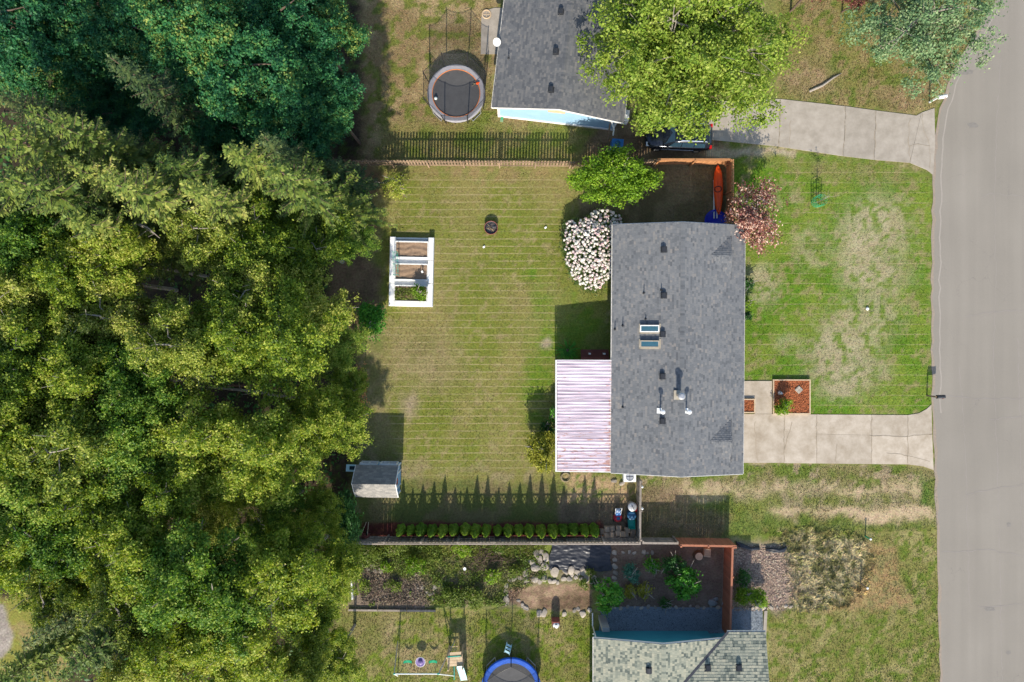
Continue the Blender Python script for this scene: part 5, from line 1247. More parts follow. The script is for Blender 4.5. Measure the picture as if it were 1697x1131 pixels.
def planter(label, q, inner):
    a, b = P(q[0], q[1]), P(q[2], q[3]); x, y = (a[0]+b[0])/2, (a[1]+b[1])/2; w, l = abs(b[0]-a[0]), abs(b[1]-a[1])
    t = thing('planter_bed', label, 'planter', (x, y, 0))
    for s in (-1, 1): MB().box((0,s*(l/2-.04),.1), (w-.17,.08,.2)).build('edging_board', M['frame_wood'], t); MB().box((s*(w/2-.04),0,.1), (.08,l,.2)).build('edging_board', M['frame_wood'], t)
    n = int(w*9); k2 = int(l*9); vs = []; fs = []; rr = np.random.RandomState(3)
    for j in range(k2+1):
        for i in range(n+1):
            vs.append((-w/2+.08+(w-.16)*i/n, -l/2+.08+(l-.16)*j/k2, .12+rr.uniform(0,.05)))
            if i and j: k = j*(n+1)+i; fs.append((k-n-2,k-n-1,k,k-1))
    MB().add(vs, fs).build('mulch', M['mulch'], t)
    V = []; rr = np.random.RandomState(4)
    for i in range(int(w*l*160)):
        c = np.array([rr.uniform(-w/2+.1,w/2-.1), rr.uniform(-l/2+.1,l/2-.1), .17]); s = rr.uniform(.02,.06); a = rr.uniform(0,6.3)
        u = np.array([math.cos(a),math.sin(a),rr.uniform(-.5,.5)])*s; v = np.array([-math.sin(a),math.cos(a),rr.uniform(-.5,.5)])*s*.4; V.append([c-u-v,c+u-v,c+u+v,c-u+v])
    tag(link_mesh('bark_chips', np_quads('bark_chips', np.array(V)), M['mulch_chip'], t), kind='stuff')
M['mulch_chip'] = mat('bark_chips', (.40,.13,.045), (.22,.07,.03), 5, .95, per='island', amt=1.5)
planter('square bark mulch bed with pale board edging between walk and front lawn', (1279.5,629,1341.5,686.5), 1)
planter('small bark mulch bed with pale edging against the front wall', (1222,661,1250,684.5), 0)
x, y = P(1322, 646); t = thing('stepping_stone', 'pale diamond set square stone in the front mulch bed', 'paver', (x, y, .16), R(45))
MB().box((0,0,.03), (.42,.42,.06)).build('slab', M['concrete'], t)
for s in (-1, 1):
    for q in (-1, 1): MB().box((s*.1,q*.1,.066), (.17,.17,.015)).build('tile', M['rock'], t)
x, y = P(1290, 651); t = thing('garden_figure', 'small pale grey garden figure in the shaded part of the front mulch bed', 'garden figure', (x, y, .14))
MB().lathe([(.14,0),(.16,.1),(.12,.2),(.07,.26),(.1,.32),(.09,.4),(.03,.45)], 12).build('body', M['steel'], t, True); MB().box((.1,-.04,.2), (.12,.08,.22), rz=.5).box((-.1,.02,.2), (.12,.08,.22), rz=-.4).build('wing', M['steel'], t)
x, y = P(1437, 512); t = thing('lawn_stone', 'small cream stone in a bare patch of the front lawn', 'stone', (x, y, 0))
MB().lathe([(.09,0),(.13,.05),(.10,.1),(.03,.12)], 9).build('stone', M['trim'], t, True)
for px, py, lab in ((904,378,'tiny white scrap on the back lawn near the rhododendron'), (802,410,'pale scrap on the back lawn right of the raised bed')):
    x, y = P(px, py); t = thing('litter_scrap', lab, 'scrap', (x, y, .02), .6); MB().box((0,0,.05), (.16,.12,.02), rx=.3).box((.06,.02,.06), (.09,.1,.02), rx=-.4).build('paper', M['white'], t)

# ------------------------------------------------------------ south garden: rocks, plastic sheet, ornaments
def rock_mesh(seed, flat=.6):
    import bmesh
    r = np.random.RandomState(seed); bm = bmesh.new(); bmesh.ops.create_icosphere(bm, subdivisions=2, radius=1)
    pl = [(Vector(r.normal(size=3)).normalized(), r.uniform(.55, .9)) for _ in range(11)]
    for v in bm.verts:
        for n, d in pl:
            q = v.co.dot(n)
            if q > d: v.co -= n*(q-d)*.92
        v.co *= r.uniform(.97, 1.03); v.co.z *= flat
    me = bpy.data.meshes.new('stone'); bm.to_mesh(me); bm.free(); return me
RM = [rock_mesh(40+i, .55+.1*(i % 3)) for i in range(7)]
for me in RM: me.materials.append(M['rock'])
RG_ = [rock_mesh(60+i, .6) for i in range(2)]
for me in RG_: me.materials.append(M['rock_grey'])
rk = random.Random(12)
def stone_row(label, pts, name='stone_edging', grey=False, z=.1):
    cx, cy = P(sum(p[0] for p in pts)/len(pts), sum(p[1] for p in pts)/len(pts))
    t = thing(name, label, 'stone edging', (cx, cy, 0))
    for px, py, r_ in pts:
        x, y = P(px, py, .2); o = bpy.data.objects.new('stone', rk.choice(RG_ if grey else RM)); C.objects.link(o); o.parent = t
        s = r_/S; o.location = (x-cx, y-cy, z*min(1, s*2)); o.scale = (s*rk.uniform(1.0,1.4), s*rk.uniform(.85,1.2), s*rk.uniform(.5,.8)); o.rotation_euler = (rk.uniform(-.2,.2), rk.uniform(-.2,.2), rk.uniform(0,6.3))
    return t
z4 = lambda l: [(820+x/4.69, 890+y/4.69, r_/4.69) for x, y, r_ in l]
z5 = lambda l: [(980+x/4.506, 880+y/4.506, r_/4.506) for x, y, r_ in l]
z3 = lambda l: [(560+x/4.69, 890+y/4.69, r_/4.69) for x, y, r_ in l]
stone_row('pale stone edging along the top and left of the bare dirt bed', z4([(120,340,22),(155,330,20),(195,325,20),(245,340,26),(310,335,28),(350,355,22),(385,330,30),(430,350,18),(460,352,22),(490,365,18),(540,335,26),(585,335,26),(630,325,20),(680,335,18),(715,335,26),(780,330,24),(865,328,24),(90,385,18),(85,430,20),(95,465,18),(85,505,32)]))
stone_row('broken pale stone edging along the lower side of the bare dirt bed', z4([(185,505,16),(215,540,18),(240,560,22),(345,605,28),(385,598,28),(540,605,22),(620,580,20),(650,570,16),(685,605,30),(735,575,22)]))
stone_row('upper tier of broad flat stones below the black plastic sheet', z4([(240,285,30),(315,245,40),(385,235,40),(325,140,32),(360,125,24),(398,160,30),(470,275,42),(550,275,26),(592,262,30),(600,300,20),(640,275,24),(690,268,34),(290,205,30),(350,185,34)]), z=.16)
stone_row('upright column of stones at the right end of the black plastic sheet', z4([(930,125,22),(932,185,24),(935,235,28),(938,285,22),(930,325,20),(938,365,20)]))
stone_row('short row of stones in shade along the foot of the grey capped fence', z5([(240,165,14),(285,165,16),(325,170,14),(395,165,18),(460,168,16),(425,172,12)]))
stone_row('thin stone edging between the planted garden and the gravel', z5([(170+i*52, 578+6*math.sin(i*2.1), 15+4*math.sin(i*1.7)) for i in range(17)]))
stone_row('row of pale stones at the corner of the pink mulch bed by the path', z5([(1175,582,14),(1210,580,16),(1240,580,16),(1292,575,22),(1350,582,20),(1395,578,12),(1460,570,16),(1500,575,14)]))
stone_row('small heap of white stones beside the weedy bed left of the swing shadows', z3([(650,400,18),(715,455,20),(735,490,18),(752,405,20),(690,440,14),(745,440,14),(620,405,12),(540,300,14),(600,300,12)]))
stone_row('few grey stones in the weedy bed by the wood edge', z3([(180,225,20),(265,222,22),(330,268,22),(290,275,18),(230,255,16)]), grey=False)
for l, r_, lab in (((910,540),38,'large grey boulder at the foot of the planted garden, biggest of the pair'), ((932,512),22,'smaller grey boulder touching the large one in the planted garden'), ((985,548),14,'small grey stone beside the red brown fence in the planted garden')):
    q = z5([(l[0], l[1], r_)])[0]; x, y = P(q[0], q[1], .2); o = bpy.data.objects.new('boulder', RG_[0 if r_ > 30 else 1]); C.objects.link(o)
    o.location = (x, y, .1); o.scale = (q[2]/S*1.1, q[2]/S*.85, q[2]/S*.8); o.rotation_euler = (0,0,r_); tag(o, lab, 'boulder')
x, y = P(1158, 922, .3); t = thing('tree_stump', 'round cut stump in the shaded garden left of the square block', 'stump', (x, y, 0))
MB().lathe([(.36,0),(.32,.1),(.31,.38),(.29,.40)], 16).build('trunk_piece', M['bark_dark'], t); MB().lathe([(.27,.402),(.02,.41)], 14).build('cut_face', M['paver'], t)
x, y = P(1172, 916, .3); t = thing('garden_block', 'square brown block standing in the shaded garden right of the stump', 'block', (x, y, 0), R(-6))
MB().box((0,0,.2), (.46,.6,.4)).build('lower_block', M['paver'], t); MB().box((0,.02,.42), (.40,.52,.04)).build('top_slab', M['paver'], t)
# wrinkled black sheet
n1, n2 = 64, 30; vs = []; fs = []
c4 = [(914,903),(1011,903),(1013,946),(908,944)]
U, Vg = np.meshgrid(np.linspace(0,1,n1), np.linspace(0,1,n2))
wx_ = U*90; wy_ = Vg*40
zz = .10*np.abs(fbm(wx_*1.0+wy_*.7, wy_*2.6-wx_*.5, 11, 301, 4)-.5)*2+.12*fbm(wx_, wy_, 30, 305)
for j in range(n2):
    for i in range(n1):
        u, v = U[j,i], Vg[j,i]; ed = 1.5*math.sin(v*9)*(u < .03 or u > .97)
        px = (c4[0][0]*(1-u)+c4[1][0]*u)*(1-v)+(c4[3][0]*(1-u)+c4[2][0]*u)*v+ed; py = (c4[0][1]*(1-u)+c4[1][1]*u)*(1-v)+(c4[3][1]*(1-u)+c4[2][1]*u)*v+math.sin(u*17)*1.3*(v > .95)
        x, y = P(px, py); vs.append((x, y, .03+zz[j,i]))
        if i and j: k = j*n1+i; fs.append((k-n1-1,k-1,k,k-n1))
tag(MB().add(vs, fs).build('plastic_sheet', M['tarp'], None, True), 'wrinkled black plastic sheet spread between the brown fence and stone rows', 'plastic sheet')
for pts, lab in (([(1219,900),(1232,905),(1245,909),(1258,908)], 'bunched black edging at the top left of the pink mulch bed'), ([(1268,909),(1282,912),(1298,911),(1302,906)], 'bunched black edging at the top right of the pink mulch bed')):
    mb = MB(); q = [Vector(P(*p)+(.08,)) for p in pts]
    for k in range(3): mb.tube([p+Vector((0,rk.uniform(-.12,.12),rk.uniform(-.04,.06))) for p in q], [.05,.1,.12,.06], 6)
    tag(mb.build('garden_edging', M['tarp'], None, True), lab, 'edging')
# painted ornament on the south lawn
x, y = P(921, 1032, .5); t = thing('garden_ornament', 'small white and black round topped ornament standing on the south lawn', 'ornament', (x, y+.05, 0), R(2))
n = 12; arc = [(-.3,0),(.3,0),(.3,.6)]+[(.3*math.cos(math.pi*k/n), .6+.34*math.sin(math.pi*k/n)) for k in range(1,n)]+[(-.3,.6)]
k = len(arc); vs = [(a,-.12,b) for a,b in arc]+[(a,.14,b) for a,b in arc]
MB().add(vs, [tuple(range(k)), tuple(range(k,2*k))[::-1]]+[(i,k+i,k+(i+1)%k,(i+1)%k) for i in range(k)]).build('slab', M['rust_red'], t)
MB().box((0,-.24,.16), (.5,.24,.3)).build('plinth', M['bark_dark'], t)
MB().lathe([(.23,.0),(.24,.2),(.2,.3),(.08,.36)], 12).build('head', M['white'], t, loc=(0,-.1,.62))
MB().box((-.09,-.22,.93), (.1,.1,.05)).box((.1,-.16,.9), (.12,.1,.08)).box((0,-.02,.97), (.16,.06,.04)).build('dark_patch', M['black'], t); MB().lathe([(.15,0),(.16,.06),(.05,.1)], 10).build('lower_ball', M['ball'], t, loc=(.02,-.25,.32))
for q, lab, l in (((584,970,23), 'pale board on edge beside the weedy bed at the wood edge', (.09,2.0)), ((650,1011,140), 'long timber edging between weedy bed and south lawn', None)):
    x, y = P(q[0], q[1])
    if l: t = thing('edge_board', lab, 'board', (x, y, 0), R(3)); MB().box((0,0,.14), (.1,1.9,.28)).build('plank', M['trim'], t); MB().box((.07,.6,.1), (.05,.06,.3)).box((.07,-.6,.1), (.05,.06,.3)).build('stake', M['grey_wood'], t)
    else:
        t = thing('edge_timber', lab, 'timber edging', (x, y, 0), R(-.5))
        for k in range(3): MB().box((-2.1+2.1*k,0,.08), (2.06,.13,.16)).build('timber', M['grey_wood'], t)
x, y = P(770, 943, .3); t = thing('water_dish', 'small white round dish in the weedy bed', 'dish', (x, y, 0))
MB().lathe([(.06,0),(.08,.3),(.12,.33),(.11,.34),(.02,.32)], 12).build('bowl', M['white'], t); MB().cyl((0,0,0),(0,0,.3), .03, n=6).build('stand', M['steel'], t)
a, b = P(1341, 152), P(1394, 122)
tag(MB().tube([(a[0],a[1],.02), ((a[0]*.6+b[0]*.4), a[1]*.6+b[1]*.4-.12, .06), ((a[0]*.25+b[0]*.75), a[1]*.25+b[1]*.75, .07), (b[0],b[1],.02)], [.10,.09,.07,.03], 7).build('surface_root', M['bark'], None, True), 'thick bare surface root on the reddish earth near the bright tree', 'root')
for px, py, lab in ((1018,798,'flat pale stone on the dirt left of the heat pump'), (1031,802,'rounded pale stone on the dirt below the heat pump')):
    x, y = P(px, py, .1); o = bpy.data.objects.new('loose_stone', RM[3 if px < 1025 else 5]); C.objects.link(o); o.location = (x, y, .06); o.scale = (.24,.17,.16); o.rotation_euler = (0,0,px); tag(o, lab, 'stone')
# ------------------------------------------------------------ vegetation
def unit(v): return v/np.maximum(np.linalg.norm(v, axis=-1, keepdims=True), 1e-9)
def leaf_quads(c, nrm, size, rs, asp=.6, fold=.0):
    n = len(c); t = unit(rs.normal(size=(n, 3))); u = unit(np.cross(nrm, t)); v = np.cross(nrm, u)
    s = size[:, None]
    return np.stack([c-u*s, c-v*s*asp+u*s*.1, c+u*s, c+v*s*asp+u*s*.1], 1)
def crown(rs, R_, Hc, nl, ncl, nleaf, size, lobe=(.28,.42), csz=.3, up=.3, low=-.35, squash=.75, elong=.0):
    """leaves in clumps on the shells of many uneven lobes; origin at crown centre"""
    d = unit(rs.normal(size=(nl*3, 3))); d = d[d[:, 2] > low][:nl]; k = len(d)
    rad = rs.uniform(.35, .85, k)[:, None]
    L = d*rad*np.array([R_, R_, Hc/2]); lr = rs.uniform(*lobe, k)*R_
    li = rs.choice(k, ncl, p=lr**2/np.sum(lr**2))
    dd = unit(rs.normal(size=(ncl, 3))+np.array([0, 0, up])); 
    cc = L[li]+dd*(lr[li]*rs.uniform(.6, 1.12, ncl))[:, None]*np.array([1, 1, squash])
    e = cc-L[li]; dl = unit(d[li]*np.array([1,1,.45])); cc = cc+dl*(np.sum(e*dl, 1)*elong)[:, None]
    w = rs.uniform(.4, 1.6, ncl); ci = rs.choice(ncl, nleaf, p=w/w.sum())
    off = rs.normal(size=(nleaf, 3))*csz*np.array([1, 1, .55])*(rs.uniform(.6,1.3,ncl)[ci])[:, None]
    c = cc[ci]+off
    nn = unit(dd[ci]*.7+rs.normal(size=(nleaf, 3))*.75+np.array([0, 0, .55]))
    return leaf_quads(c, nn, size*rs.uniform(.6, 1.35, nleaf), rs), L, lr
def make_tree(name, leafm, barkm, seed, R_, Hc, top, nl, ncl, nleaf, size, csz=.3, trunk_r=.16, limbs=12, **kw):
    """prototype: Empty at the foot > trunk, crown"""
    rs = np.random.RandomState(seed); V, L, lr = crown(rs, R_, Hc, nl, ncl, nleaf, size, csz=csz, **kw)
    cz = top-Hc/2; V = V+np.array([0, 0, cz])
    t = bpy.data.objects.new(name, None); C.objects.link(t)
    mb = MB(); base = Vector((0, 0, -.1)); bend = Vector((rs.uniform(-.3,.3), rs.uniform(-.3,.3), 0))
    tp = [base, Vector((0,0,0))+bend*.3+Vector((0,0,(cz-Hc*.3)*.5)), bend+Vector((0,0,cz-Hc*.2)), bend*.5+Vector((0,0,cz+Hc*.3))]
    mb.tube(tp, [trunk_r*1.25, trunk_r, trunk_r*.75, trunk_r*.2], 7)
    order = np.argsort(-L[:, 2])
    for i in range(min(limbs, len(L))):
        q = L[rs.randint(len(L))] if i > limbs//2 else L[order[i]]
        e = Vector(q)+Vector((0,0,cz+.15)); s = tp[2]*(1-.5*rs.rand())+tp[3]*(.5*rs.rand()) if i % 2 else tp[2]
        m_ = (s+e)/2+Vector(rs.uniform(-.2,.2,3))+Vector((0,0,.15)); mb.tube([s, m_, s.lerp(e,.92), e+(e-m_)*rs.uniform(-.05,.25)], [trunk_r*.38, trunk_r*.24, trunk_r*.10, .008], 5, False)
        if i < 9 and barkm is M['bark']:
            o_ = Vector(L[order[-1-i]] if i % 3 == 2 and len(L) > i else q); f = o_*1.0+Vector((0,0,cz)); dv = Vector((o_.x, o_.y, o_.z+.6)).normalized()*lr[0]*1.05+Vector(rs.normal(size=3)*.3); mb.tube([f, f+dv*.6, f+dv], [.035, .024, .008], 4, False)
        for _ in range(2):
            e2 = e+Vector(rs.normal(size=3)*.45*R_/3); mb.tube([m_.lerp(e,.6), e2], [trunk_r*.13, .012], 4, False)
    mb.build('trunk', barkm, t)
    link_mesh('crown', np_quads('crown', V), leafm, t)
    return t
def make_fir(name, leafm, seed, h, Rm, step=.42, nb=6, spray=.34):
    rs = np.random.RandomState(seed); c = []; u = []; wv = []
    t = bpy.data.objects.new(name, None); C.objects.link(t); mb = MB()
    mb.tube([(0,0,-.1),(0,0,h*.5),(rs.uniform(-.1,.1),rs.uniform(-.1,.1),h)], [.22,.14,.02], 7)
    z = h*.22
    while z < h-.15:
        f = (z-h*.22)/(h*.78); Lb = Rm*(1-f)**.72*rs.uniform(.75,1.15)+.12
        n = nb if f < .85 else 5; a0 = rs.uniform(0, 6.28)
        for k in range(n):
            a = a0+2*math.pi*k/n+rs.uniform(-.35,.35); L_ = Lb*rs.uniform(.6,1.15); zz = z+rs.uniform(-.15,.15)
            m = max(3, int(L_/.15)); dr = np.array([math.cos(a), math.sin(a), 0]); sd = np.array([-math.sin(a), math.cos(a), 0])
            rise = rs.uniform(.05,.3)+.5*f; pts = []
            for j in range(m+1):
                q = j/m; pts.append(np.array([0,0,zz])+dr*L_*q+np.array([0,0, L_*(rise*q-.45*q*q*(1-f)+.12*q**4)]))
            if L_ > .8: mb.tube([pts[0], pts[m//2], pts[-1]], [.035,.022,.008], 4, False)
            for j in range(1, m+1):
                q = j/m; ln = spray*(1.15-.75*q)*(1 if L_ > 1 else .7)*rs.uniform(.7,1.25)
                for s in (-1, 1):
                    dirv = unit(dr*.75+sd*s*rs.uniform(.6,1.0)+np.array([0,0,rs.uniform(-.35,.1)]))
                    c.append(pts[j]); u.append(dirv*ln); wv.append(unit(np.cross(dirv, np.array([rs.uniform(-.6,.6),rs.uniform(-.6,.6),1])))*ln*.26)
                if rs.rand() < .5: c.append(pts[j]+np.array([0,0,.03])); u.append(unit(dr+np.array([0,0,.3]))*ln*.8); wv.append(sd*ln*.2)
        z += step*(1-.4*f)*rs.uniform(.8,1.2)
    for k in range(14):
        a = rs.uniform(0,6.28); c.append(np.array([0,0,h-rs.uniform(0,.5)])); u.append(unit(np.array([math.cos(a),math.sin(a),1.2]))*.25); wv.append(np.array([-math.sin(a),math.cos(a),0])*.06)
    c, u, wv = map(np.array, (c, u, wv))
    V = np.stack([c-wv*.4, c+u*.45-wv, c+u, c+u*.45+wv], 1)
    mb.build('trunk', M['bark_dark'], t); link_mesh('crown', np_quads('crown', V), leafm, t)
    return t

protos = {
 'broad': [make_tree('broadleaf_tree', M[('l_broad','l_mid','l_olive','l_broad')[i]], M['bark'], 100+i, 2.7+.1*i, 6.6, 14, 44, 620, 42000, .068, .17, .13, 14, lobe=(.15,.27), up=.5, elong=1.0) for i in range(4)],
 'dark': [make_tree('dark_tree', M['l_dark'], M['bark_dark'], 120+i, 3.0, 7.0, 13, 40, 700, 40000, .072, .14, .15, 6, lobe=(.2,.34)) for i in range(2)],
 'fir': [make_fir('fir_tree', M['l_fir'], 140+i, 17, 2.5+.25*i, .5, 6, .46) for i in range(3)],
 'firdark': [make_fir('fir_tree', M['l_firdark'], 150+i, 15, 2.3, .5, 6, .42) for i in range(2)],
}
PH = {'broad': 14, 'dark': 13, 'fir': 17, 'firdark': 15}
used = set()
rt = random.Random(77)
def plant(kind, px, py, top, rsc, label, at=.8, group='trees of the wood'):
    """tree whose crown shows round the photo pixel; at = share of the height that sits there"""
    lst = protos[kind]; i = rt.randrange(len(lst)); top = top*rt.uniform(.92, 1.06) if top > 10 else top; rsc = rsc*rt.uniform(.84, 1.04) if kind == 'broad' else rsc; x, y = P(px, py, top*at); s = top/PH[kind]; rz = rt.uniform(0, 6.28)
    first = (kind, i) not in used; used.add((kind, i))
    if first:
        o = lst[i]; o.location = (x, y, 0); o.rotation_euler = (0, 0, rz); o.scale = (rsc, rsc, s)
    else: o = dup(lst[i], (x, y, 0), rz, (rsc, rsc, s))
    return tag(o, label, 'tree', group)
forest = [
 # top left, dense dark trees
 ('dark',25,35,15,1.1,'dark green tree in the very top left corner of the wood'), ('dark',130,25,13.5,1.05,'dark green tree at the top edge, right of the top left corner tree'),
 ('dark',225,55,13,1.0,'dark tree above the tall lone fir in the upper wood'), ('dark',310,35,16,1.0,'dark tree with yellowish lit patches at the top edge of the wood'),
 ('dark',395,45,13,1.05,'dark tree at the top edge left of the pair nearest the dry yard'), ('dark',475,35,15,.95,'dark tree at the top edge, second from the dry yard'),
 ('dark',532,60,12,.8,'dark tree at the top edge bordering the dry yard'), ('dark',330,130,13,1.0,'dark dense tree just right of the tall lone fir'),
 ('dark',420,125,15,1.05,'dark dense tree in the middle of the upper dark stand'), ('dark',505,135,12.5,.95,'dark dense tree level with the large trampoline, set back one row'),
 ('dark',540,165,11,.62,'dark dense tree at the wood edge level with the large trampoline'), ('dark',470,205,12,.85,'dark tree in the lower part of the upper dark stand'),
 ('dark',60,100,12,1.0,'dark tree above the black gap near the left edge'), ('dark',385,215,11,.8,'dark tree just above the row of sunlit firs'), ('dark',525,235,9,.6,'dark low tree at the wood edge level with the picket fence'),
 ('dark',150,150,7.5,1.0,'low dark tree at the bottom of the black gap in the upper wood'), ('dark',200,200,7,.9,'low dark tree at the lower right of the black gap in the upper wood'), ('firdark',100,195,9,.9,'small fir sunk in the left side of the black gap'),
 # firs
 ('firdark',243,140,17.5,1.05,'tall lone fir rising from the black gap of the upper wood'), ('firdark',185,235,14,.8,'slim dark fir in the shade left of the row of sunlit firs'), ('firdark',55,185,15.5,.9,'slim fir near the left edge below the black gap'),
 ('fir',60,245,19,1.0,'broad sunlit fir near the left edge, highest of the left group'), ('fir',135,225,18,.85,'sunlit fir with an upward pointing top right of the broad left fir'), ('fir',10,310,19,1.0,'pale sunlit fir cut by the left edge of the photo'),
 ('fir',95,325,18.5,1.05,'pale sunlit fir just right of the one cut by the left edge'), ('fir',180,300,18,.85,'sunlit fir alone between the left group and the middle row'), ('fir',245,325,18,1.0,'sunlit fir at the left end of the middle row'),
 ('fir',312,290,17,1.0,'sunlit fir with a bushy top in the middle row'), ('fir',362,335,17.5,.95,'sunlit fir a little in front of the middle row'), ('fir',420,275,16.5,1.0,'sunlit fir with the tallest top in the middle row'),
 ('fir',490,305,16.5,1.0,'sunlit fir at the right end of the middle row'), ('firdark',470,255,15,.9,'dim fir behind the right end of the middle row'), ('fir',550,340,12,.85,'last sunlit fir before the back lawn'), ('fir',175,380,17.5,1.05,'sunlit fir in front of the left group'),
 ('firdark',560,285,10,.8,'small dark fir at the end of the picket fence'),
 # broadleaved middle
 ('broad',40,410,15,1.05,'yellow green tree at the left edge below the firs'), ('broad',120,455,15,1.0,'yellow green tree left of the black hole in the canopy'), ('broad',185,425,15,.9,'olive tree bordering the black hole on its upper left'),
 ('broad',345,378,14.5,.95,'yellow green tree above the black hole in the canopy'), ('broad',420,395,14.5,1.0,'yellow green tree right of and above the black hole'), ('broad',505,405,11.5,1.0,'yellow green tree second from the raised bed'),
 ('broad',578,392,6.5,.66,'yellow green tree whose crown comes nearest the raised bed'), ('broad',20,500,15.5,1.0,'dull green tree with pale twigs at the left edge'), ('broad',105,545,15,1.0,'dull green tree with long bare twigs near the left edge'),
 ('broad',190,535,14.5,1.0,'mid green tree below the black hole to the left'), ('broad',430,492,14.5,1.0,'yellow green tree right of the black hole'), ('broad',492,500,11.5,.95,'yellow green tree one row back from the mulchy clearing'),
 ('broad',390,552,15,1.0,'bright yellow green tree above the horizontal dark slot'), ('broad',475,562,14,1.0,'bright yellow green tree above the right end of the dark slot'), ('broad',305,580,15,1.0,'yellow green tree left of the bright pair above the dark slot'),
 ('broad',550,575,7.5,.75,'loose olive tree at the lawn edge level with the patio cover'), ('broad',575,645,6.5,.6,'small olive tree with brown fronds at the lawn edge'), ('broad',30,600,16,1.05,'yellow green tree at the left edge level with the patio cover'),
 ('broad',120,630,15.5,1.0,'yellow green tree with a bare grey branch fork'), ('broad',215,640,15,1.0,'yellow green tree left of the horizontal dark slot'), ('broad',335,732,15,1.05,'bright yellow green tree below the horizontal dark slot'),
 ('broad',430,742,14,1.0,'bright yellow green tree in the row above the shed, third from the lawn'), ('broad',500,715,11.5,1.0,'bright yellow green tree in the row above the shed, second from the lawn'), ('broad',560,705,8.5,.85,'bright yellow green tree nearest the shed'),
 ('broad',25,700,16,1.05,'sunlit yellow green tree at the left edge level with the mulch bed'), ('broad',120,730,15.5,1.05,'sunlit yellow green tree one row in from the left edge'), ('broad',220,735,15,1.05,'sunlit yellow green tree in the middle of the lower canopy'), ('broad',290,800,14,.95,'sunlit tree overhanging the large shaded hollow'),
 ('broad',60,800,16,1.0,'sunlit tree at the left edge above the shaded strip'), ('broad',165,820,15,1.0,'sunlit tree left of the large shaded hollow'), ('broad',405,795,9,.8,'half shaded tree bordering the hollow left of the shed'),
 # lower wood
 ('broad',465,840,6,.7,'low dark tree in the shaded hollow left of the shed'), ('broad',350,870,6.5,.8,'low dark tree in the middle of the shaded hollow'), ('broad',530,855,6,.65,'low dark tree at the wood edge beside the shed'), ('broad',430,900,6.5,.7,'dark tree in the lower part of the shaded hollow'),
 ('broad',100,890,15.5,1.0,'olive tree near the left edge above the grassy clearing'), ('broad',20,905,16,1.0,'olive tree at the left edge above the grassy clearing'), ('broad',215,905,15,1.0,'olive tree left of the shaded hollow bottom'),
 ('broad',300,955,15.5,1.0,'sunlit olive tree below the shaded hollow'), ('broad',490,905,11.5,.62,'slim sunlit tree pointing up beside the weedy beds'), ('broad',470,962,14,.95,'sunlit olive tree one row in from the weedy beds'), ('broad',545,955,8.5,.75,'sunlit olive tree overhanging the weedy beds'),
 ('broad',385,985,15,1.0,'sunlit olive tree in the lower middle of the wood'), ('broad',215,1000,15,.95,'sunlit olive tree right of the grassy clearing'), ('broad',300,1050,14.5,1.0,'olive tree with bare branches near the bottom edge'), ('broad',405,1070,13.5,1.0,'sunlit olive tree at the bottom edge, centre of the wood'),
 ('fir',165,1075,16,.9,'airy fir at the bottom edge right of the grassy clearing'), ('broad',235,1115,15,1.0,'olive tree at the bottom edge between fir and centre'), ('fir',35,1110,16,.9,'airy fir in the bottom left corner'), ('broad',95,985,14,.8,'olive tree hiding the top of the grassy clearing'), ('firdark',105,1030,15,.8,'thin fir standing before the grassy clearing'),
 ('broad',480,1110,11.5,.9,'half shaded tree at the bottom edge near the swing set'), ('broad',520,1040,8,.7,'dark tree at the wood edge level with the swing set'), ('broad',555,1095,7,.7,'olive tree nearest the swing set'),
]
for k, px, py, top, rsc, lab in forest: plant(k, px, py, top, rsc, lab)
for kind, lst in protos.items():
    for i, o in enumerate(lst):
        if (kind, i) not in used: plant(kind, 700, 3000, 5, 1, 'spare')
# undergrowth of the wood floor
rs = np.random.RandomState(60); n = 30000
x = rs.uniform(-60, -11.5, n); y = rs.uniform(-30, 30, n); pxx = 848.5+x*S; pyy = 565.5-y*S
ok = (fbm(pxx, pyy, 60, 401) > .44) & ~((pxx < 130) & (pyy > 975) & (pyy < 1110)) & ((pxx < 545) | ((pyy > 640) & (pyy < 1000) & (pxx < 575)))
c = np.stack([x, y, rs.uniform(.1, 1.6, n)*fbm(pxx, pyy, 30, 402)], -1)[ok]
V = leaf_quads(c, unit(rs.normal(size=c.shape)*.6+np.array([0,0,1])), rs.uniform(.08,.22,len(c)), rs)
tag(link_mesh('undergrowth', np_quads('undergrowth', V), M['l_under']), kind='stuff')

# single trees in the yards
def single(name, label, px, py, h_at, leafm, barkm, seed, R_, Hc, top, nl, ncl, nleaf, size, csz=.3, cat='tree', sx=1, sy=1, rz=0, **kw):
    t = make_tree(name, leafm, barkm, seed, R_, Hc, top, nl, ncl, nleaf, size, csz, **kw)
    x, y = P(px, py, h_at); t.location = (x, y, 0); t.scale = (sx, sy, 1); t.rotation_euler = (0, 0, rz)
    return tag(t, label, cat)
single('maple_tree', 'big bright yellow green tree between the light blue house and the neighbour driveway', 1143, 66, 6.5, M['l_maple'], M['bark'], 201, 6.1, 7.0, 9.3, 95, 1700, 70000, .095, .22, trunk_r=.26, limbs=44, lobe=(.13,.22), sx=1.06, elong=.9)
single('bluegreen_tree', 'grey green tree overhanging the road at the top right', 1532, 22, 5.0, M['l_bluegreen'], M['bark'], 202, 4.6, 5.2, 7.2, 40, 520, 24000, .075, .2, trunk_r=.2, limbs=26, lobe=(.16,.28), elong=.8, low=-.2, sx=1.2, sy=1.08, rz=.5)
single('red_leaf_tree', 'sparse reddish tree cut by the top edge above the reddish earth', 1345, -22, 3.5, M['l_red'], M['bark_dark'], 203, 1.7, 2.5, 4.6, 14, 90, 1800, .07, .16, trunk_r=.08, limbs=14)
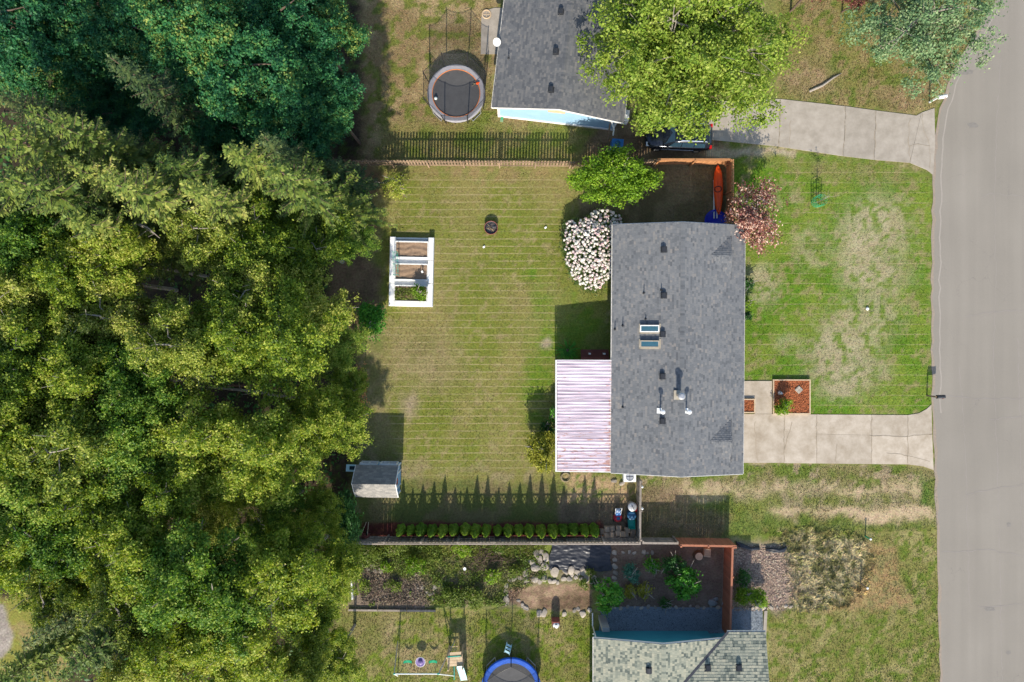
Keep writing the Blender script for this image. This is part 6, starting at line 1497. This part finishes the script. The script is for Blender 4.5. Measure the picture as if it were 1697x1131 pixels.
single('red_leaf_tree', 'small dark red shrub at the top edge left of the grey green tree', 1412, 3, 1.5, M['l_red'], M['bark_dark'], 204, 1.15, 1.6, 2.4, 14, 90, 2600, .06, .12, trunk_r=.06, limbs=8, cat='shrub')
single('round_shrub', 'large round fresh green shrub on the corner of the back lawn at the fence', 1016, 297, 2.4, M['l_round'], M['bark'], 205, 3.05, 3.6, 4.2, 44, 620, 20000, .085, .19, trunk_r=.14, limbs=10, lobe=(.2,.3), up=.6, low=-.5, cat='shrub', sx=.98, sy=.72)
single('plum_tree', 'purple leaved plum tree in front of the house corner on the front lawn', 1247, 357, 2.6, M['l_plum'], M['bark_dark'], 206, 2.0, 2.9, 4.0, 34, 330, 8000, .062, .15, trunk_r=.08, limbs=26, lobe=(.14,.26), elong=.9, rz=.4, sx=1.1, sy=1.25)
single('golden_shrub', 'golden yellow feathery shrub at the south west corner of the patio cover', 899, 748, 1.0, M['l_yellow'], M['bark'], 207, 1.3, 1.8, 2.2, 26, 280, 6500, .062, .12, trunk_r=.06, limbs=8, cat='shrub', sy=1.25)
single('sparse_shrub', 'thin yellow green shrub at the top left corner of the back lawn', 657, 308, .8, M['l_broad'], M['bark'], 208, 1.05, 1.3, 1.6, 16, 110, 1300, .06, .15, trunk_r=.04, limbs=14, cat='shrub')
single('leafy_shrub', 'bright green shrub at the wood edge left of the raised bed end', 612, 533, 1.6, M['l_vivid'], M['bark'], 209, 1.0, 1.6, 1.9, 18, 200, 4200, .07, .14, trunk_r=.06, limbs=6, cat='shrub', sy=1.3)
single('leafy_shrub', 'teal green bushy tree behind the last sunlit fir by the lawn', 578, 335, 3.4, M['l_vivid'], M['bark'], 210, 1.25, 2.4, 4.6, 18, 200, 4200, .085, .16, trunk_r=.08, limbs=6, cat='tree')
single('leafy_shrub', 'low green bush filling the wood edge below the shed', 570, 868, 1.8, M['l_under'], M['bark_dark'], 211, 1.5, 2.4, 3.0, 22, 260, 6000, .085, .16, trunk_r=.08, limbs=6, cat='shrub', sx=.8, sy=1.7)
single('leafy_shrub', 'green bush at the wood edge beside the pale edge board', 565, 945, 1.5, M['l_broad'], M['bark'], 212, 1.2, 2.0, 2.4, 18, 200, 4000, .08, .15, trunk_r=.06, limbs=6, cat='shrub', sx=.6, sy=1.9)
single('corner_shrub', 'small bright green plant against the street side of the patio cover', 917, 688, .8, M['l_vivid'], M['bark'], 213, .35, .9, 1.2, 8, 40, 500, .06, .08, trunk_r=.03, limbs=4, cat='plant', sy=1.6)
single('corner_shrub', 'dark green low shrub in shade between golden shrub and patio cover', 908, 712, .5, M['l_under'], M['bark'], 214, .6, .8, .9, 12, 80, 1400, .06, .1, trunk_r=.04, limbs=4, cat='shrub')
single('bed_shrub', 'small green shrub in the lower left of the front mulch bed', 1300, 676, .7, M['l_round'], M['bark'], 215, .62, 1.0, 1.15, 14, 110, 2200, .05, .09, trunk_r=.04, limbs=5, cat='shrub')
single('bed_bush', 'leafy green bush in the lower right compartment of the raised bed', 695, 486, .9, M['l_round'], M['bark'], 216, .68, .85, 1.15, 14, 110, 2200, .055, .09, trunk_r=.03, limbs=5, cat='shrub')
x_, y_ = P(674, 487, .4); rs = np.random.RandomState(31); n = 900
c = np.stack([rs.uniform(-.85,.55,n), rs.uniform(-.42,.42,n), rs.uniform(.36,.55,n)], -1)+np.array([x_, y_, 0])
tag(link_mesh('bed_weeds', np_quads('bed_weeds', leaf_quads(c, unit(rs.normal(size=c.shape)+np.array([0,0,.6])), rs.uniform(.03,.08,n), rs, .4)), M['l_weed']), kind='stuff')
for k, (px, py, r_, lab) in enumerate(((1238,500,.42,'small green foundation shrub at the middle of the street wall'), (1238,524,.3,'tiny dark shrub just south of the middle foundation shrub'), (1240,470,.34,'small foundation shrub nearest the upper dormer'))):
    single('foundation_shrub', lab, px, py, .5, M['l_under'] if k else M['l_round'], M['bark'], 220+k, r_, .8, .95, 10, 60, 900, .055, .08, trunk_r=.03, limbs=4, cat='shrub')
# planted garden south
gs = [('teal_shrub','pale teal shrub at the left of the planted garden',295,310,.62,'l_tealbush'), ('green_shrub','vivid green shrub right of the teal one in the planted garden',455,265,.48,'l_vivid'), ('large_shrub','large shrub with yellow tipped leaves in the centre of the planted garden',690,370,1.12,'l_vivid'),
 ('large_shrub','dark shaded shrub behind the yellow tipped one in the planted garden',610,255,.85,'l_under'), ('yellow_shrub','yellow green low shrub, left of the pair below the teal shrub',302,448,.45,'l_yellow'), ('yellow_shrub','yellow green low shrub, right of the pair below the teal shrub',392,440,.5,'l_yellow'),
 ('dense_shrub','dense green spreading shrub at the corner of the dirt bed and gravel',130,490,1.08,'l_vivid'), ('green_shrub','small green plant at the gravel edge of the planted garden',552,535,.3,'l_under'), ('dark_shrub','dark shrub outside the red brown fence near the pink mulch',1125,345,.55,'l_under'),
 ('yellow_shrub','yellow green shrub outside the red brown fence, the one touching it',1130,480,.62,'l_round'), ('yellow_shrub','yellow green shrub outside the red brown fence, the one nearer the path',1240,490,.75,'l_round'), ('green_shrub','green plant on the rim of the planted garden beside the dense shrub',35,390,.3,'l_under')]
for k, (nm, lab, zx, zy, r_, m) in enumerate(gs):
    px, py = 980+zx/4.506, 880+zy/4.506
    single(nm, lab, px, py, r_*.9, M[m], M['bark'], 240+k, r_, r_*1.5, r_*1.75, 18, int(130*r_+40), int(3400*r_*r_+600), .06 if r_ < .9 else .085, .1, trunk_r=.04, limbs=7, cat='shrub')
ws = [('weed_clump','leafy yellow green weed clump left of the white stones in the weedy bed',610,235,.75),('weed_clump','tall weed clump right of the white stones by the swing shadow',890,470,.72),('weed_clump','weed clump nearest the platform shadow in the weedy bed',1070,475,.75),('weed_clump','weed clump with vivid leaves left of the dirt bed',1205,300,.6),
 ('weed_clump','small weed clump in the brown weedy bed, lower left',215,385,.32),('weed_clump','small round weed clump right of the lower left one',435,385,.4),('weed_clump','weed clump between the grey stones and the fence',380,225,.38),('weed_clump','weed clump along the fence at the wood end',230,110,.85),
 ('weed_clump','weed clump along the fence above the leafy one',430,90,.6),('weed_clump','weed clump along the fence above the brush heap',960,90,.7),('weed_clump','weed clump at the top of the dirt bed left rim',1380,280,.5),('weed_clump','weed clump along the fence left of the black plastic sheet',1250,80,.55)]
for k, (nm, lab, zx, zy, r_) in enumerate(ws):
    single(nm, lab, 560+zx/4.69, 890+zy/4.69, r_*.6, M['l_weed'] if k % 3 else M['l_round'], M['straw'], 270+k, r_, r_*1.0, r_*1.15, 16, int(90*r_+30), int(1500*r_*r_+300), .06, .12, trunk_r=.02, limbs=8, cat='weeds')
for px, py, r_, lab in ((966,969,.36,'bright green plant on the right of the bare dirt bed'), (978,948,.25,'small green plant between the stone tiers and plastic sheet')):
    single('bed_plant', lab, px, py, .3, M['l_weed'], M['straw'], 290+px, r_, .5, .6, 10, 50, 600, .06, .08, trunk_r=.02, limbs=5, cat='plant')
rs = np.random.RandomState(66); n = 26000
x = rs.uniform(586, 905, n); y = rs.uniform(903, 1004, n)
ok = (fbm(x, y, 26, 411) > .5) & ~((x < 712) & (y > 955) & (fbm(x, y, 14, 413) < .6)) & ~((x > 842) & (y > 962)) & ~inpoly(x, y, [(780,908),(850,908),(860,940),(790,945)])
c = np.stack([(x-848.5)/S, (565.5-y)/S, rs.uniform(.02,.5,n)*fbm(x, y, 12, 412)], -1)[ok]
tag(link_mesh('bed_greenery', np_quads('bed_greenery', leaf_quads(c, unit(rs.normal(size=c.shape)*.7+np.array([0,-.3,.8])), rs.uniform(.03,.09,len(c)), rs, .5)), M['l_weed']), kind='stuff')
# brush heap of dead stalks
mb = MB(); rr = random.Random(6)
for k in range(170):
    px, py = rr.gauss(812, 26), rr.gauss(925, 9); x, y = P(px, py); a = rr.gauss(.3, .7); l = rr.uniform(.3,.9); z = rr.uniform(.04,.3)
    mb.tube([(x-math.cos(a)*l/2, y-math.sin(a)*l/2, z), (x, y, z+rr.uniform(0,.15)), (x+math.cos(a)*l/2, y+math.sin(a)*l/2, z*rr.random())], [.014,.016,.008], 4, False)
tag(mb.build('brush_heap', M['bark_dark']), kind='stuff')
# fern in the shade of the patio
rs = np.random.RandomState(44); c = []; u = []; w = []
for k in range(70):
    a = rs.uniform(0,6.28); L_ = rs.uniform(.5,.95)
    for j in range(7):
        q = j/7; p = np.array([math.cos(a)*L_*q, math.sin(a)*L_*q, .75*math.sin(q*2.4)*rs.uniform(.9,1.1)]); d = np.array([math.cos(a), math.sin(a), .5-q*1.2]); c.append(p); u.append(unit(d)*.2); w.append(np.array([-math.sin(a), math.cos(a), 0])*.035)
c, u, w = map(np.array, (c, u, w)); x, y = P(941, 581, .4)
fr = thing('fern', 'shaded green fern like plant at the north west corner of the patio', 'plant', (x, y, 0))
link_mesh('frond', np_quads('frond', np.stack([c-w, c+u*.5-w*.9, c+u, c+u*.5+w*.9], 1)), M['l_vivid'], fr); MB().lathe([(.12,0),(.1,.1),(.03,.16)], 8).build('root_crown', M['bark_dark'], fr)

# rhododendron: leaves, stems and up to 300 single blossoms
x0, y0 = P(981, 418, 1.1)
rh = thing('rhododendron', 'rhododendron covered in white pink blossom at the house wall', 'shrub', (x0, y0, 0))
rs = np.random.RandomState(71)
def inside(px, py): return inpoly(np.array([px]), np.array([py]), [(940,368),(978,362),(984,350),(1005,347),(1028,356),(1030,372),(1020,382),(1019,440),(1008,462),(988,482),(972,480),(952,462),(938,432),(934,400)])[0]
L = []; hts = []
while len(L) < 360:
    px, py = rs.uniform(934,1031), rs.uniform(346,484)
    if not inside(px, py): continue
    r_ = math.hypot((px-980)/48, (py-418)/68); z = 1.7*math.sqrt(max(.10, 1-.75*min(r_,1)**2))+rs.uniform(-.06,.06)
    x, y = P(px, py, z)
    if all((x-q[0])**2+(y-q[1])**2 > .030 for q in L): L.append((x, y, z))
    hts.append(1)
    if len(hts) > 6000: break
L = np.array(L)
n = 14000; ci = rs.randint(len(L), size=n); c = L[ci]+rs.normal(size=(n,3))*np.array([.16,.16,.12])-np.array([0,0,.16])
c[:, 2] *= rs.uniform(.7,1.06,n); c -= np.array([x0, y0, 0])
link_mesh('foliage', np_quads('foliage', leaf_quads(c, unit(rs.normal(size=c.shape)*.5+np.array([0,0,.8])), rs.uniform(.05,.1,n), rs, .42)), M['l_rhodo'], rh)
mb = MB()
for k in range(14): q = L[k*11 % len(L)]-np.array([x0, y0, .2]); mb.tube([(q[0]*.1,q[1]*.1,0),(q[0]*.6,q[1]*.6,.8),tuple(q)], [.04,.025,.01], 5, False)
mb.build('stem', M['bark_dark'], rh)
BM = []
for k in range(3):
    n = 34; d = unit(rs.normal(size=(n,3))+np.array([0,0,.35])); V = leaf_quads(d*.115*np.array([1,1,.8]), unit(d+rs.normal(size=(n,3))*.35), rs.uniform(.055,.085,n), rs, .8); me = np_quads('blossom', V); me.materials.append(M['blossom']); BM.append(me)
for q in L[:300]:
    o = bpy.data.objects.new('blossom', BM[rs.randint(3)]); C.objects.link(o); o.parent = rh; s = rs.uniform(.6,1.12)
    o.location = (q[0]-x0, q[1]-y0, q[2]); o.rotation_euler = (rs.uniform(-.5,.5), rs.uniform(-.5,.5), rs.uniform(0,6)); o.scale = (s, s, s)

# arborvitae row
def make_arbor(seed):
    rs = np.random.RandomState(seed); n = 3600; t = bpy.data.objects.new('arborvitae', None); C.objects.link(t)
    z = 2.15*rs.beta(1.15,1.7,n); a = rs.uniform(0,6.28,n); rad = (.45*np.clip(1-z/2.2,0,1)**.85*(1-.35*np.exp(-z*5)))*(1+.12*np.sin(a*5+z*6))*rs.uniform(.8,1.05,n)
    c = np.stack([np.cos(a)*rad, np.sin(a)*rad, z], -1); out = np.stack([np.cos(a), np.sin(a), np.full(n,.35)], -1)
    nn = unit(out+rs.normal(size=(n,3))*.45); link_mesh('foliage', np_quads('foliage', leaf_quads(c, nn, rs.uniform(.03,.06,n), rs, .55)), M['l_arbor'], t)
    MB().tube([(0,0,-.05),(0,0,1.5),(0,0,2.1)], [.05,.03,.008], 6).build('stem', M['bark_dark'], t)
    return t
ORD = 'first second third fourth fifth sixth seventh eighth ninth tenth eleventh twelfth thirteenth fourteenth fifteenth sixteenth seventeenth eighteenth'.split()
ab = [make_arbor(81+i) for i in range(3)]
ax = [661.6,678,695,714,732,750,770,787,805,824,842,860,877,897,917,935,952,970,986]; ra = random.Random(3)
for k, px in enumerate(ax):
    x, y = P(px, 884+ra.uniform(-1,1), 1.3); s = ra.uniform(.82,1.14); sc = (ra.uniform(.84,1.12),)*2+(s,)
    lab = 'upright green arborvitae at the left end of the row, next to the bare reddish mulch' if k == 0 else 'upright green arborvitae at the right end of the row, next to the brown blocks' if k == len(ax)-1 else '%s arborvitae from the left end of the row along the lattice fence' % ORD[k]
    if k < 3: o = ab[k]; o.location = (x, y, 0); o.rotation_euler = (0,0,ra.uniform(0,6)); o.scale = sc; tag(o, lab, 'arborvitae', 'arborvitae in a row along the fence')
    else: dup(ab[k % 3], (x, y, 0), ra.uniform(0,6), sc, lab, 'arborvitae', 'arborvitae in a row along the fence')

# staked sapling in a green wire cage
x, y = P(1352, 336)
sp = thing('sapling', 'young bare sapling in a green wire cage on the front lawn', 'sapling', (x, y, 0))
mb = MB().tube([(0,0,0),(.04,0,1.0),(.1,.05,2.1)], [.03,.022,.008], 6); rs = np.random.RandomState(91)
c = []
for k in range(16):
    z = rs.uniform(.9,2.0); a = rs.uniform(0,6.28); l = rs.uniform(.3,.7); e = (math.cos(a)*l+.05, math.sin(a)*l, z+l*.7); mb.tube([(.05,.02,z),e], [.010,.004], 4, False)
    for j in range(9): q = rs.uniform(.3,1); c.append(np.array([e[0]*q, e[1]*q, z+(e[2]-z)*q])+rs.normal(size=3)*.04)
mb.build('trunk', M['bark'], sp); c = np.array(c)
link_mesh('leaves', np_quads('leaves', leaf_quads(c, unit(rs.normal(size=c.shape)+np.array([0,0,.5])), rs.uniform(.03,.06,len(c)), rs)), M['l_weed'], sp)
cg = MB()
for z in (.15,.4,.65,.9): cg.ring((0,0,z), .36+.05*z, .014, 20, 5)
for k in range(12): a = 2*math.pi*k/12; cg.tube([(.36*math.cos(a),.36*math.sin(a),0),(.41*math.cos(a),.41*math.sin(a),.95)], .012, 4)
cg.build('wire_cage', M['green'], sp)
# bare horizontal trunks and branches seen in the gaps of the wood
for k, (p0, p1, r_, z0, z1, lab) in enumerate((((345,642),(495,662),.12,7,4,'pale bare trunk lying across the horizontal dark slot of the wood'), ((375,640),(470,645),.10,5.5,5,'reddish bare limb above the pale trunk in the dark slot'), ((205,448),(245,450),.05,10,9.5,'pale dead branch poking into the black hole of the canopy'), ((265,395),(232,372),.05,12,12,'short pale dead branch above the black hole'),
    ((325,1010),(370,995),.07,9,9.5,'bare grey limb in the lower wood'), ((300,1050),(370,1042),.06,9.5,9.2,'long thin bare branch near the bottom edge of the wood'))):
    a = Vector(P(*p0, z0)+(z0,)); b = Vector(P(*p1, z1)+(z1,)); m_ = (a+b)/2+Vector((0,.15,.2)); mb = MB().tube([a, m_, b], [r_*.4, r_*.8, r_], 7); rr = random.Random(k)
    for j in range(7): s = a.lerp(b, rr.uniform(.1,.9)); mb.tube([s, s+Vector((rr.uniform(-.8,.2), rr.uniform(-.7,.7), rr.uniform(-.2,.4)))], [r_*.3, .01], 4, False)
    tag(mb.build('dead_branch', M['trunk_red'] if k == 1 else M['bark']), lab, 'branch')
for px, py, lab in ((601,632,'upper patch of brown dead fronds at the lawn edge of the wood'), (598,680,'lower patch of brown dead fronds at the lawn edge of the wood')):
    rs = np.random.RandomState(px); n = 260; x, y = P(px, py, 4.5); c = rs.normal(size=(n,3))*np.array([.18,.5,.25])+np.array([x, y, 4.6])
    tag(link_mesh('dead_fronds', np_quads('dead_fronds', leaf_quads(c, unit(rs.normal(size=c.shape)+np.array([0,0,.6])), rs.uniform(.06,.12,n), rs, .4)), M['l_dead']), kind='stuff')
bpy.context.view_layer.update()
